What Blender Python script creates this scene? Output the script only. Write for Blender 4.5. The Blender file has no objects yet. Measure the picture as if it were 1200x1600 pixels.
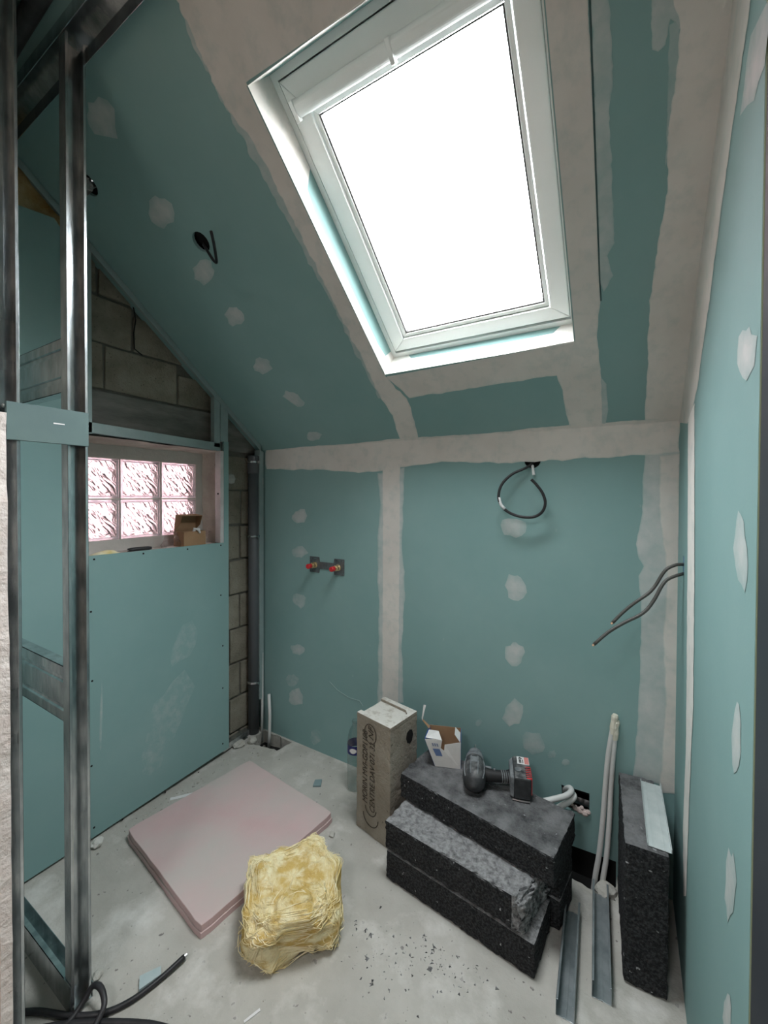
import bpy, bmesh, math, random
from mathutils import Vector, Matrix, noise
from mathutils.geometry import tessellate_polygon
random.seed(7)
SC = bpy.context.scene
COL = SC.collection
# ------------------------------------------------------------------ camera
F, CX, CY = 631.85, 610.45, 781.9
R = Matrix(((0.86337, -0.01120, 0.50445), (0.50455, 0.01020, -0.86332), (0.00452, 0.99989, 0.01446)))
CAM = Vector((0, 0, 1.42))
cd = bpy.data.cameras.new('camera')
cd.sensor_fit = 'HORIZONTAL'
cd.sensor_width = 36.0
cd.lens = F / 1200 * 36
cd.shift_x = (600 - CX) / 1200
cd.shift_y = (CY - 800) / 1200
cd.clip_start = 0.02
cam = bpy.data.objects.new('camera', cd)
COL.objects.link(cam)
cam.matrix_world = Matrix.Translation(CAM) @ R.to_4x4()
SC.camera = cam
# ------------------------------------------------------------------ light: overcast sky through the roof window, block window and an added hall roof opening
SKY = 14.0
w = bpy.data.worlds.new('overcast_sky')
SC.world = w
w.use_nodes = True
wn = w.node_tree
bgn = wn.nodes['Background']
bgn.inputs[0].default_value = (0.985, 0.985, 1.0, 1)
bgn.inputs[1].default_value = SKY
SC.view_settings.view_transform = 'Standard'
SC.view_settings.look = 'None'
SC.view_settings.gamma = 1.0
SC.view_settings.use_curve_mapping = False
SC.view_settings.exposure = 1.5
SC.cycles.max_bounces = 14
SC.cycles.diffuse_bounces = 7
SC.cycles.transparent_max_bounces = 16
SC.cycles.sample_clamp_indirect = 6.0

# ------------------------------------------------------------------ room numbers (metres)
XL, XR, YB, ZE, S = -1.868, 0.155, 1.712, 1.680, 0.8222
YRE = 0.735
NS = Vector((0, S, 1)).normalized()
XM = -1.945          # masonry face
SKX0, SKX1, SKY0, SKY1 = -0.865, -0.152, 0.733, 1.428


def ray(px, py):
    return R @ Vector(((px - CX) / F, -(py - CY) / F, -1.0))


def U(px, py, n, d):
    n = Vector(n)
    r = ray(px, py)
    return CAM + r * ((d - n.dot(CAM)) / n.dot(r))


def fl(px, py, z=0.0):
    return U(px, py, (0, 0, 1), z)


def bk(px, py, o=0.0):
    return U(px, py, (0, 1, 0), YB - o)


def lf(px, py, o=0.0):
    return U(px, py, (1, 0, 0), XL + o)


def ri(px, py, o=0.0):
    return U(px, py, (1, 0, 0), XR - o)


def sl(px, py, o=0.0):
    return U(px, py, NS, NS.dot(Vector((0, YB, ZE))) - o)


def zs(y):
    return ZE + S * (YB - y)


# ------------------------------------------------------------------ materials
MATS = {}


def mat(name, c1, c2=None, scale=6.0, rough=0.7, metal=0.0, bump=0.0, bscale=80.0, cover=None, spec=0.4, dust=None,
        speck=None, stretch=None, detail=6.0, trans=0.0, lo=0.35, hi=0.65, coords='Object'):
    """procedural surface: two colours mixed by noise, bump, optional skim of a second coat (cover attribute),
    optional dust lying on upward faces, optional specks"""
    if name in MATS:
        return MATS[name]
    m = bpy.data.materials.new(name)
    m.use_nodes = True
    nt = m.node_tree
    N, L = nt.nodes, nt.links
    p = N['Principled BSDF']
    tc = N.new('ShaderNodeTexCoord')
    mp = N.new('ShaderNodeMapping')
    L.new(tc.outputs[coords], mp.inputs[0])
    if stretch:
        mp.inputs['Scale'].default_value = stretch

    def nz(sc, det=detail, ro=0.6):
        n = N.new('ShaderNodeTexNoise')
        n.inputs['Scale'].default_value = sc
        n.inputs['Detail'].default_value = det
        n.inputs['Roughness'].default_value = ro
        L.new(mp.outputs[0], n.inputs['Vector'])
        return n.outputs[0]

    def ramp(src, a, b):
        r = N.new('ShaderNodeMapRange')
        r.inputs[1].default_value = a
        r.inputs[2].default_value = b
        L.new(src, r.inputs[0])
        return r.outputs[0]

    def mix(f, a, b):
        x = N.new('ShaderNodeMix')
        x.data_type = 'RGBA'
        if hasattr(f, 'node'):
            L.new(f, x.inputs[0])
        else:
            x.inputs[0].default_value = f
        for v, i in ((a, 6), (b, 7)):
            if hasattr(v, 'node'):
                L.new(v, x.inputs[i])
            else:
                x.inputs[i].default_value = (*v, 1)
        return x.outputs[2]

    def mul(a, b):
        x = N.new('ShaderNodeMath')
        x.operation = 'MULTIPLY'
        for v, i in ((a, 0), (b, 1)):
            if hasattr(v, 'node'):
                L.new(v, x.inputs[i])
            else:
                x.inputs[i].default_value = v
        return x.outputs[0]
    col = mix(ramp(nz(scale), lo, hi), c1, c2 or c1)
    if cover:
        a = N.new('ShaderNodeAttribute')
        a.attribute_name = 'cover'
        ad = N.new('ShaderNodeMath')
        ad.operation = 'ADD'
        ad.use_clamp = True
        L.new(a.outputs['Fac'], ad.inputs[0])
        r = N.new('ShaderNodeMapRange')
        r.inputs[1].default_value, r.inputs[2].default_value = 0.3, 0.7
        r.inputs[3].default_value, r.inputs[4].default_value = -0.22, 0.22
        L.new(nz(22, 5), r.inputs[0])
        L.new(r.outputs[0], ad.inputs[1])
        col = mix(ad.outputs[0], cover, col)
    if speck:
        col = mix(ramp(nz(speck[1], 2.0, 0.5), speck[2], speck[2] + 0.04), col, speck[0])
    if dust:
        g = N.new('ShaderNodeNewGeometry')
        sx = N.new('ShaderNodeSeparateXYZ')
        L.new(g.outputs['Normal'], sx.inputs[0])
        f = mul(ramp(sx.outputs[2], 0.55, 0.95), ramp(nz(dust[1], 7), dust[2], dust[3]))
        col = mix(f, col, dust[0])
    L.new(col, p.inputs['Base Color'])
    p.inputs['Roughness'].default_value = rough
    p.inputs['Metallic'].default_value = metal
    p.inputs['Specular IOR Level'].default_value = spec
    if trans:
        p.inputs['Transmission Weight'].default_value = trans
    if bump:
        b = N.new('ShaderNodeBump')
        b.inputs['Strength'].default_value = bump
        b.inputs['Distance'].default_value = 0.01
        L.new(nz(bscale, 4), b.inputs['Height'])
        L.new(b.outputs[0], p.inputs['Normal'])
    MATS[name] = m
    return m


TEAL1, TEAL2 = (0.220, 0.368, 0.362), (0.250, 0.398, 0.392)
PLAS1, PLAS2 = (0.62, 0.60, 0.565), (0.69, 0.67, 0.635)
M_TEAL = mat('green_plasterboard', TEAL1, TEAL2, 2.2, 0.75, bump=0.04, bscale=250, spec=0.25)
M_JOINT = mat('joint_compound', PLAS1, PLAS2, 5, 0.8, bump=0.08, bscale=40, cover=TEAL2, spec=0.2)
M_LIGHTENC = mat('lightened_white_compound', (0.76, 0.745, 0.71), (0.82, 0.805, 0.77), 5, 0.8, bump=0.08, bscale=40, cover=TEAL2, spec=0.2)  # white compound, lightened further to stand in for stronger light
M_SMEAR = mat('thin_compound', (0.50, 0.54, 0.53), (0.58, 0.60, 0.59), 9, 0.8, bump=0.05, bscale=60, cover=TEAL2, spec=0.2)
M_FLOOR = mat('screed', (0.38, 0.37, 0.335), (0.50, 0.49, 0.455), 3.2, 0.9, bump=0.5, bscale=34, detail=9.0,
              speck=((0.20, 0.19, 0.18), 48, 0.685), dust=((0.64, 0.63, 0.60), 6, 0.52, 0.72), spec=0.2)
M_GALV = mat('galvanised_steel', (0.36, 0.40, 0.42), (0.66, 0.69, 0.70), 26, 0.24, metal=0.95, bump=0.06, bscale=50, stretch=(1, 1, .35))
M_GALVD = mat('grey_coated_track', (0.27, 0.36, 0.36), (0.32, 0.41, 0.41), 12, 0.5, metal=0.2)
M_BLOCK = mat('concrete_masonry', (0.20, 0.185, 0.145), (0.32, 0.30, 0.245), 7, 0.95, bump=0.7, bscale=90,
              speck=((0.10, 0.095, 0.08), 110, 0.68), spec=0.1)
M_MORT = mat('mortar', (0.13, 0.13, 0.115), (0.19, 0.185, 0.165), 6, 0.95, bump=0.8, bscale=40, spec=0.1)
M_LINTEL = mat('cast_lintel', (0.15, 0.15, 0.14), (0.24, 0.24, 0.22), 5, 0.95, bump=0.3, bscale=25, spec=0.1, stretch=(1, 1, 4))
M_REVEAL = mat('rough_render', (0.55, 0.47, 0.43), (0.72, 0.66, 0.60), 8, 0.9, bump=1.0, bscale=18, spec=0.1)
M_DARK = mat('dark_parts_and_shade', (0.02, 0.02, 0.02), rough=0.9, spec=0.1)  # near black: shade painted into holes, also small dark parts
M_WHITE = mat('white_lacquer', (0.78, 0.82, 0.81), (0.81, 0.85, 0.84), 3, 0.35, spec=0.5)
M_GASK = mat('gasket', (0.05, 0.05, 0.05), rough=0.5)
M_BLACKB = mat('cinder_block', (0.021, 0.022, 0.024), (0.062, 0.064, 0.068), 150, 0.95, bump=1.0, bscale=120, lo=.42, hi=.62,
               speck=((0.42, 0.43, 0.44), 60, 0.70), dust=((0.36, 0.365, 0.37), 70, 0.18, 0.60), spec=0.15)
M_BLACKC = mat('cinder_block_less_dusty', (0.021, 0.022, 0.024), (0.062, 0.064, 0.068), 150, 0.95, bump=1.0, bscale=120, lo=.42, hi=.62,
               speck=((0.42, 0.43, 0.44), 60, 0.70), dust=((0.21, 0.213, 0.218), 14, 0.25, 0.62), spec=0.15)
M_BLACKR = mat('cinder_block_broken', (0.05, 0.052, 0.055), (0.34, 0.345, 0.35), 75, 0.9, bump=1.0, bscale=90, spec=0.3)
M_CONC = mat('pressed_concrete', (0.27, 0.235, 0.19), (0.36, 0.33, 0.28), 9, 0.95, bump=0.5, bscale=110,
             speck=((0.14, 0.12, 0.10), 80, 0.68), dust=((0.58, 0.57, 0.53), 30, 0.25, 0.5), spec=0.1)
M_INK = mat('black_ink', (0.045, 0.038, 0.03), (0.10, 0.085, 0.07), 120, 0.9, spec=0.1)
M_PINK = mat('pink_foam', (0.56, 0.40, 0.40), (0.60, 0.45, 0.45), 4, 0.85, bump=0.1, bscale=200,
             dust=((0.51, 0.465, 0.44), 3.0, 0.38, 0.66), spec=0.15)
M_WOOL = mat('glass_wool', (0.60, 0.43, 0.15), (0.86, 0.79, 0.52), 11, 0.95, bump=0.8, bscale=60, spec=0.1, stretch=(1, 1, 2.5), lo=.42, hi=.58)
M_FIBRE = mat('glass_wool_fibre', (0.74, 0.60, 0.26), (0.88, 0.82, 0.60), 14, 0.9, spec=0.1)
M_PIPE = mat('grey_pvc', (0.09, 0.10, 0.11), (0.11, 0.12, 0.13), 4, 0.45)
M_WPIPE = mat('white_conduit', (0.62, 0.63, 0.62), (0.66, 0.67, 0.66), 10, 0.5)
M_TAPE = mat('cream_masking', (0.68, 0.66, 0.55), (0.74, 0.72, 0.62), 30, 0.7, bump=0.3, bscale=80)
M_CABLE = mat('black_cable', (0.018, 0.018, 0.02), (0.03, 0.03, 0.033), 30, 0.45)
M_WTAPE = mat('white_mark', (0.7, 0.7, 0.7), rough=0.6)
M_BLUE = mat('blue_cable_sleeve', (0.05, 0.12, 0.45), rough=0.5)
M_COPPER = mat('copper_end', (0.7, 0.45, 0.3), rough=0.3, metal=0.9)
M_RED = mat('red_cap', (0.55, 0.02, 0.025), (0.62, 0.03, 0.035), 20, 0.45)
M_BRASS = mat('brass', (0.72, 0.55, 0.30), (0.8, 0.66, 0.42), 20, 0.3, metal=0.9)
M_PLATE = mat('zinc_plate', (0.12, 0.13, 0.14), (0.19, 0.20, 0.21), 40, 0.45, metal=0.5)
M_CARD = mat('brown_card', (0.34, 0.21, 0.12), (0.38, 0.24, 0.14), 20, 0.85, spec=0.2)
M_CARDW = mat('white_card', (0.62, 0.62, 0.61), (0.70, 0.70, 0.69), 20, 0.6)
M_CARDB = mat('blue_card', (0.035, 0.11, 0.42), (0.05, 0.14, 0.47), 20, 0.55)
M_CARDG = mat('grey_print', (0.22, 0.26, 0.36), rough=0.7)
M_DRILL = mat('drill_casing', (0.018, 0.02, 0.022), (0.05, 0.053, 0.057), 25, 0.5, dust=((0.22, 0.22, 0.22), 40, 0.42, 0.7))
M_DRILLG = mat('drill_grey', (0.10, 0.115, 0.125), (0.22, 0.23, 0.24), 45, 0.55)
M_RUBBER = mat('grip_rubber', (0.015, 0.015, 0.016), rough=0.6)
M_STEEL = mat('bright_steel', (0.6, 0.6, 0.6), rough=0.3, metal=1.0)
M_POST = mat('dark_door_frame', (0.030, 0.036, 0.045), (0.04, 0.046, 0.055), 9, 0.55)
M_PAPER = mat('board_edge_plaster', (0.66, 0.58, 0.54), (0.76, 0.70, 0.66), 30, 0.9, bump=0.6, bscale=50)
M_PATCHE = mat('cut_edge', (0.36, 0.42, 0.28), rough=0.9)
M_HALL = mat('hall_paint', (0.58, 0.50, 0.43), (0.61, 0.53, 0.46), 3, 0.85)
M_NEIGH = mat('pink_render', (0.20, 0.120, 0.122), (0.25, 0.170, 0.172), 1.5, 0.9, bump=0.5, bscale=12)
M_GROUND = mat('yard', (0.12, 0.11, 0.10), (0.16, 0.15, 0.14), 1, 0.9)
M_INSUL = mat('old_insulation', (0.42, 0.26, 0.08), (0.56, 0.44, 0.24), 14, 0.95, bump=1.0, bscale=40, spec=0.1)
M_LABEL = mat('navy_label', (0.015, 0.02, 0.12), (0.02, 0.025, 0.15), 20, 0.4)
M_HOSE = mat('black_hose', (0.02, 0.02, 0.022), (0.05, 0.05, 0.05), 12, 0.6)
M_RUBBLE = mat('mortar_rubble', (0.42, 0.41, 0.37), (0.56, 0.55, 0.51), 14, 0.95, bump=0.8, bscale=60, spec=0.1)


def clear_glass(name, tint, fac, rough=0.02, bump=None):
    m = bpy.data.materials.new(name)
    m.use_nodes = True
    nt = m.node_tree
    N, L = nt.nodes, nt.links
    N.remove(N['Principled BSDF'])
    t = N.new('ShaderNodeBsdfTransparent')
    t.inputs[0].default_value = (*tint, 1)
    g = N.new('ShaderNodeBsdfGlossy')
    g.inputs['Roughness'].default_value = rough
    x = N.new('ShaderNodeMixShader')
    lw = N.new('ShaderNodeLayerWeight')
    lw.inputs[0].default_value = 0.15
    ma = N.new('ShaderNodeMath')
    ma.operation = 'MULTIPLY_ADD'
    ma.inputs[1].default_value = fac
    ma.inputs[2].default_value = 0.035
    L.new(lw.outputs['Facing'], ma.inputs[0])
    L.new(ma.outputs[0], x.inputs[0])
    L.new(t.outputs[0], x.inputs[1])
    L.new(g.outputs[0], x.inputs[2])
    L.new(x.outputs[0], N['Material Output'].inputs[0])
    return m


M_PANE = clear_glass('window_glass', (0.95, 0.97, 0.97), 0.25)
M_PET = clear_glass('clear_plastic', (0.88, 0.91, 0.905), 0.85, 0.15)
M_BAG = clear_glass('thin_plastic_bag', (0.90, 0.87, 0.87), 0.7, 0.3)


def ripple_glass():
    m = bpy.data.materials.new('rippled_block_glass')
    m.use_nodes = True
    nt = m.node_tree
    N, L = nt.nodes, nt.links
    p = N['Principled BSDF']
    p.inputs['Base Color'].default_value = (0.96, 0.95, 0.97, 1)
    p.inputs['Transmission Weight'].default_value = 1.0
    p.inputs['Roughness'].default_value = 0.10
    p.inputs['IOR'].default_value = 1.45
    tc = N.new('ShaderNodeTexCoord')
    mp = N.new('ShaderNodeMapping')
    mp.vector_type = 'TEXTURE'
    mp.inputs['Rotation'].default_value = (0.7, 0, 0)
    mp.inputs['Scale'].default_value = (1, 1, 2.4)
    n = N.new('ShaderNodeTexNoise')
    n.inputs['Scale'].default_value = 36
    n.inputs['Detail'].default_value = 1.5
    n.inputs['Distortion'].default_value = 1.2
    b = N.new('ShaderNodeBump')
    b.inputs['Strength'].default_value = 0.7
    b.inputs['Distance'].default_value = 0.05
    L.new(tc.outputs['Object'], mp.inputs[0])
    L.new(mp.outputs[0], n.inputs['Vector'])
    L.new(n.outputs[0], b.inputs['Height'])
    L.new(b.outputs[0], p.inputs['Normal'])
    return m


M_RIPPLE = ripple_glass()
M_GEDGE = mat('block_glass_rim', (0.86, 0.86, 0.93), (0.93, 0.93, 0.97), 12, 0.15, trans=0.75)


# ------------------------------------------------------------------ mesh helpers
class MB:
    def __init__(self):
        self.v, self.f = [], []

    def add(self, vs, fs):
        o = len(self.v)
        self.v += [tuple(x) for x in vs]
        self.f += [tuple(i + o for i in f) for f in fs]
        return self

    def box(self, a, b, rz=0.0, M=None):
        (x0, y0, z0), (x1, y1, z1) = a, b
        vs = [Vector(p) for p in ((x0, y0, z0), (x1, y0, z0), (x1, y1, z0), (x0, y1, z0), (x0, y0, z1), (x1, y0, z1), (x1, y1, z1), (x0, y1, z1))]
        if M is not None:
            vs = [M @ p for p in vs]
        return self.add(vs, [(3, 2, 1, 0), (4, 5, 6, 7), (0, 1, 5, 4), (1, 2, 6, 5), (2, 3, 7, 6), (3, 0, 4, 7)])

    def hexa(self, b, t):
        """8 corners: bottom four, top four (counter-clockwise seen from the top side)"""
        return self.add(list(b) + list(t), [(3, 2, 1, 0), (4, 5, 6, 7), (0, 1, 5, 4), (1, 2, 6, 5), (2, 3, 7, 6), (3, 0, 4, 7)])

    def tube(self, pts, r, n=8, cap=True):
        pts = [Vector(p) for p in pts]
        rr = r if isinstance(r, (list, tuple)) else [r] * len(pts)
        rings = []
        up = None
        for i, p in enumerate(pts):
            t = (pts[min(i + 1, len(pts) - 1)] - pts[max(i - 1, 0)]).normalized()
            if up is None:
                up = Vector((0, 0, 1)) if abs(t.z) < 0.9 else Vector((1, 0, 0))
            a = t.cross(up).normalized()
            up = a.cross(t).normalized()
            rings.append([p + (a * math.cos(k * 2 * math.pi / n) + up * math.sin(k * 2 * math.pi / n)) * rr[i] for k in range(n)])
        vs = [q for g in rings for q in g]
        fs = []
        for i in range(len(pts) - 1):
            for k in range(n):
                k2 = (k + 1) % n
                fs.append((i * n + k2, i * n + k, (i + 1) * n + k, (i + 1) * n + k2))
        if cap:
            fs.append(tuple(range(n)))
            fs.append(tuple(reversed(range((len(pts) - 1) * n, len(pts) * n))))
        return self.add(vs, fs)

    def lathe(self, prof, n=20, M=None, cap=True):
        """profile [(r, z)] around local z"""
        M = M or Matrix.Identity(4)
        vs, fs = [], []
        for r, z in prof:
            for k in range(n):
                a = 2 * math.pi * k / n
                vs.append(M @ Vector((r * math.cos(a), r * math.sin(a), z)))
        for i in range(len(prof) - 1):
            for k in range(n):
                k2 = (k + 1) % n
                fs.append((i * n + k, i * n + k2, (i + 1) * n + k2, (i + 1) * n + k))
        if cap:
            fs.append(tuple(reversed(range(n))))
            fs.append(tuple(range((len(prof) - 1) * n, len(prof) * n)))
        return self.add(vs, fs)

    def prism(self, poly, to3d, w0, w1):
        n = len(poly)
        a = sum(poly[i][0] * poly[(i + 1) % n][1] - poly[(i + 1) % n][0] * poly[i][1] for i in range(n))
        if a < 0:
            poly = poly[::-1]
        vs = [to3d(u, v, w0) for u, v in poly] + [to3d(u, v, w1) for u, v in poly]
        tri = tessellate_polygon([[Vector((u, v, 0)) for u, v in poly]])
        fs = []
        for t in tri:
            p, q, r = (Vector(poly[i]) for i in t)
            if (q - p).cross(r - p) < 0:
                t = (t[0], t[2], t[1])
            fs.append((t[2], t[1], t[0]))
            fs.append((t[0] + n, t[1] + n, t[2] + n))
        for i in range(n):
            j = (i + 1) % n
            fs.append((i, j, j + n, i + n))
        return self.add(vs, fs)


def obj(name, mb, m, parent=None, smooth=False, bevel=0.0, kind=None, label=None, fix=True):
    me = bpy.data.meshes.new(name)
    me.from_pydata([tuple(v) for v in mb.v], [], mb.f)
    if fix:
        bm = bmesh.new()
        bm.from_mesh(me)
        bmesh.ops.recalc_face_normals(bm, faces=bm.faces)
        bm.to_mesh(me)
        bm.free()
    for x in (m if isinstance(m, (list, tuple)) else [m]):
        me.materials.append(x)
    if smooth:
        for p in me.polygons:
            p.use_smooth = True
    o = bpy.data.objects.new(name, me)
    COL.objects.link(o)
    if parent:
        o.parent = parent
    if bevel:
        b = o.modifiers.new('bevel', 'BEVEL')
        b.width = bevel
        b.segments = 2
        b.limit_method = 'ANGLE'
    if kind:
        o['kind'] = kind
    if label:
        o['label'] = label
    return o


def tag(o, label, cat, group=None):
    o['label'] = label
    o['category'] = cat
    if group:
        o['group'] = group
    return o


def thing(name, label, cat, loc=(0, 0, 0), rz=0.0, group=None):
    o = bpy.data.objects.new(name, None)
    o.empty_display_size = 0.05
    COL.objects.link(o)
    o.location = loc
    o.rotation_euler = (0, 0, rz)
    return tag(o, label, cat, group)


def slab(mb, outer, holes, to3d, thick, dark_depth=None):
    """flat panel with through holes; to3d(u, v, w): w = 0 visible face, growing away from the room"""
    loops = [outer] + holes
    flat = [p for l in loops for p in l]
    tri = tessellate_polygon([[Vector((u, v, 0)) for u, v in l] for l in loops])
    n = len(flat)
    vs = [to3d(u, v, 0) for u, v in flat] + [to3d(u, v, thick) for u, v in flat]
    fs = []
    for t in tri:
        fs.append(tuple(t))
        fs.append(tuple(i + n for i in reversed(t)))
    o = 0
    for l in loops:
        k = len(l)
        for i in range(k):
            j = (i + 1) % k
            fs.append((o + i, o + j, o + j + n, o + i + n))
        o += k
    mb.add(vs, fs)
    return mb


def circle(u, v, r, n=16, ry=None):
    return [(u + r * math.cos(2 * math.pi * k / n), v + (ry or r) * math.sin(2 * math.pi * k / n)) for k in range(n)]


def rag(pts, amp, step=6.0, closed=False, seed=0, fr=0.05):
    """subdivide a pixel polyline and roughen it"""
    out = []
    m = len(pts) if closed else len(pts) - 1
    for i in range(m):
        a, b = Vector(pts[i][:2]), Vector(pts[(i + 1) % len(pts)][:2])
        amp_ = 0 if len(pts[i]) > 2 else amp
        d = b - a
        k = max(1, int(d.length / step))
        nn = Vector((-d.y, d.x)).normalized()
        for j in range(k):
            q = a + d * (j / k)
            e = noise.noise(Vector((q.x * fr, q.y * fr, seed * 7.3))) + 0.5 * noise.noise(Vector((q.x * fr * 3, q.y * fr * 3, seed * 3.1)))
            q = q + nn * e * amp_ * (0.4 if (j == 0 and not closed) else 1)
            out.append((q.x, q.y))
    if not closed:
        out.append(tuple(pts[-1]))
    return out


def set_cover(o, vals):
    a = o.data.attributes.new('cover', 'FLOAT', 'POINT')
    for i, x in enumerate(vals):
        a.data[i].value = x
    return o


PN = [0]


def area(name, parent, pts, fn, off, m, c_in=1.0, c_edge=0.75, rim=4.0, amp=3.0, step=7.0, fr=0.05, dist=None):
    """a skimmed area: ragged outline laid just proud of its wall, thinner towards its rim"""
    PN[0] += 1
    p = rag(pts, amp, step, True, PN[0], fr)
    n = len(p)
    ar = sum(p[i][0] * p[(i + 1) % n][1] - p[(i + 1) % n][0] * p[i][1] for i in range(n))
    if ar < 0:
        p = p[::-1]
    inner = []
    for i in range(n):
        a, b = Vector(p[i - 1]), Vector(p[(i + 1) % n])
        d = (b - a).normalized()
        q = Vector(p[i]) + Vector((-d.y, d.x)) * rim
        inner.append((q.x, q.y))
    tri = tessellate_polygon([[Vector((u, v, 0)) for u, v in inner]])
    vs = [fn(u, v, 0.0) for u, v in p] + [fn(u, v, off * 0.6) for u, v in p] + [fn(u, v, off) for u, v in inner]
    fs = []
    for i in range(n):
        j = (i + 1) % n
        fs.append((i, j, j + n, i + n))
        fs.append((i + n, j + n, j + 2 * n, i + 2 * n))
    fs += [tuple(x + 2 * n for x in t) for t in tri]
    mb = MB()
    mb.v, mb.f = [tuple(v) for v in vs], fs
    me_o = obj(name, mb, m, parent)
    return set_cover(me_o, [c_edge] * (2 * n) + [c_in] * n)


def dab(parent, cx, cy, w, h, fn, ang=0.0, c_in=0.85, c_edge=0.5, off=0.0008, sides=8, seed=None):
    """a filled screw spot: a small fan-shaped patch of compound"""
    PN[0] += 1
    rnd = random.Random(PN[0] if seed is None else seed)
    ca, sa = math.cos(ang), math.sin(ang)
    n = 14
    ks = [1 + rnd.uniform(-0.18, 0.14) for _ in range(n)]
    # a flattened side, as a filling knife leaves
    cut = rnd.uniform(0, 6.28)
    pts = []
    for k in range(n):
        a = 2 * math.pi * k / n
        r = ks[k] * (0.74 if math.cos(a - cut) > 0.6 else 1.0)
        u, v = r * math.cos(a) * w / 2, r * math.sin(a) * h / 2
        pts.append((cx + u * ca - v * sa, cy + u * sa + v * ca))
    vs = [fn(u, v, 0) for u, v in pts] + [fn(u, v, off * 0.7) for u, v in pts]
    vs += [fn(cx + (u - cx) * 0.72, cy + (v - cy) * 0.72, off) for u, v in pts] + [fn(cx, cy, off * 1.4)]
    fs = []
    for i in range(n):
        j = (i + 1) % n
        fs += [(i, j, j + n, i + n), (i + n, j + n, j + 2 * n, i + 2 * n), (i + 2 * n, j + 2 * n, 3 * n)]
    mb = MB()
    mb.v, mb.f = [tuple(v) for v in vs], fs
    o = obj('filled_screw_spot', mb, M_SMEAR, parent)
    return set_cover(o, [c_edge] * (2 * n) + [c_in * 0.85] * n + [min(1, c_in * 1.1)])


def struct(name, mb, m, **k):
    return obj(name, mb, m, kind='structure', **k)


# ================================================================== THE SETTING
# floor with a chase against the back wall where the conduits come up
chase = [(-0.235, 1.625), (-0.02, 1.605), (-0.02, 1.752), (-0.235, 1.752)]
notch = [(-1.86, 1.575), (-1.66, 1.60), (-1.64, 1.70), (-1.86, 1.70)]
mb = slab(MB(), [(-2.3, -2.6), (1.6, -2.6), (1.6, 1.9), (-2.3, 1.9)],
          [rag(chase, 0.012, 0.02, True, 3, 30), rag(notch, 0.012, 0.02, True, 4, 30)], lambda u, v, w: Vector((u, v, -w)), 0.07)
floor = struct('floor', mb, M_FLOOR)
mb = MB().box((-2.3, -2.6, -0.12), (1.6, 1.9, -0.071))
obj('subfloor', mb, M_DARK, floor)  # blackened so the bottom of the chase reads as shade

# ceiling: slope with the roof window opening and two cable holes, then the flat hall ceiling


def SL(x, y, w=0.0):
    return Vector((x, y, zs(y))) + NS * w


hole_c = sl(314, 378)
hole_l = sl(137, 288)
mb = slab(MB(), [(-2.3, 0.25), (0.45, 0.25), (0.45, 1.80), (-2.3, 1.80)],
          [[(SKX0, SKY0), (SKX1, SKY0), (SKX1, SKY1), (SKX0, SKY1)], circle(hole_c.x, hole_c.y, 0.034, 16, 0.026), circle(hole_l.x, hole_l.y, 0.036, 16, 0.028)],
          lambda u, v, w: SL(u, v, w), 0.013)
ceiling = struct('ceiling', mb, M_TEAL)
# roof build-up above the boards, round the opening
mb = slab(MB(), [(-2.4, 0.2), (1.6, 0.2), (1.6, 1.9), (-2.4, 1.9)],
          [[(SKX0 - .012, SKY0 - .01), (SKX1 + .012, SKY0 - .01), (SKX1 + .012, SKY1 + .01), (SKX0 - .012, SKY1 + .01)]],
          lambda u, v, w: SL(u, v, w + 0.06), 0.10)
obj('roof_build_up', mb, M_DARK, ceiling)
mb = slab(MB(), [(-2.4, -2.7), (1.7, -2.7), (1.7, 0.26), (-2.4, 0.26)], [[(-0.65, -1.60), (-0.15, -1.60), (-0.15, -1.10), (-0.65, -1.10)]], lambda u, v, w: Vector((u, v, zs(0.25) + w)), 0.05)  # square opening invented to let fill light into the hall
obj('hall_ceiling', mb, M_HALL, ceiling)

# back wall
hb = bk(832, 719)
wb0, wb1, wb2, wb3 = bk(877, 1226), bk(921, 1240), bk(921, 1275), bk(880, 1262)
mb = slab(MB(), [(-2.3, -0.1), (0.3, -0.1), (0.3, ZE + 0.004), (-2.3, ZE + 0.004)],
          [circle(hb.x, hb.z, 0.033), [(q.x, q.z) for q in (wb0, wb1, wb2, wb3)], [(-0.235, -0.095), (-0.02, -0.095), (-0.02, 0.055), (-0.235, 0.045)]],
          lambda u, v, w: Vector((u, YB + w, v)), 0.013)
wall_back = struct('wall_back', mb, M_TEAL)
mb = MB().box((-2.35, YB + 0.10, -0.1), (0.45, YB + 0.2, 2.2))
obj('masonry_backing', mb, M_MORT, wall_back)
mb = MB().box((-0.26, YB + 0.03, 0.228), (-0.07, YB + 0.06, 0.246)).box((-0.26, YB + 0.03, 0.20), (-0.07, YB + 0.034, 0.246))
obj('track_in_opening', mb, M_GALV, wall_back)
mb = MB().box((-0.30, YB + 0.024, -0.1), (0.04, YB + 0.05, 0.10))
obj('shade_box_behind_chase', mb, M_DARK, wall_back)  # black box added to paint the shade inside the chase
# bottom right teal upstand missing at the floor chase is darkened by the black box put behind it for shade

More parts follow.
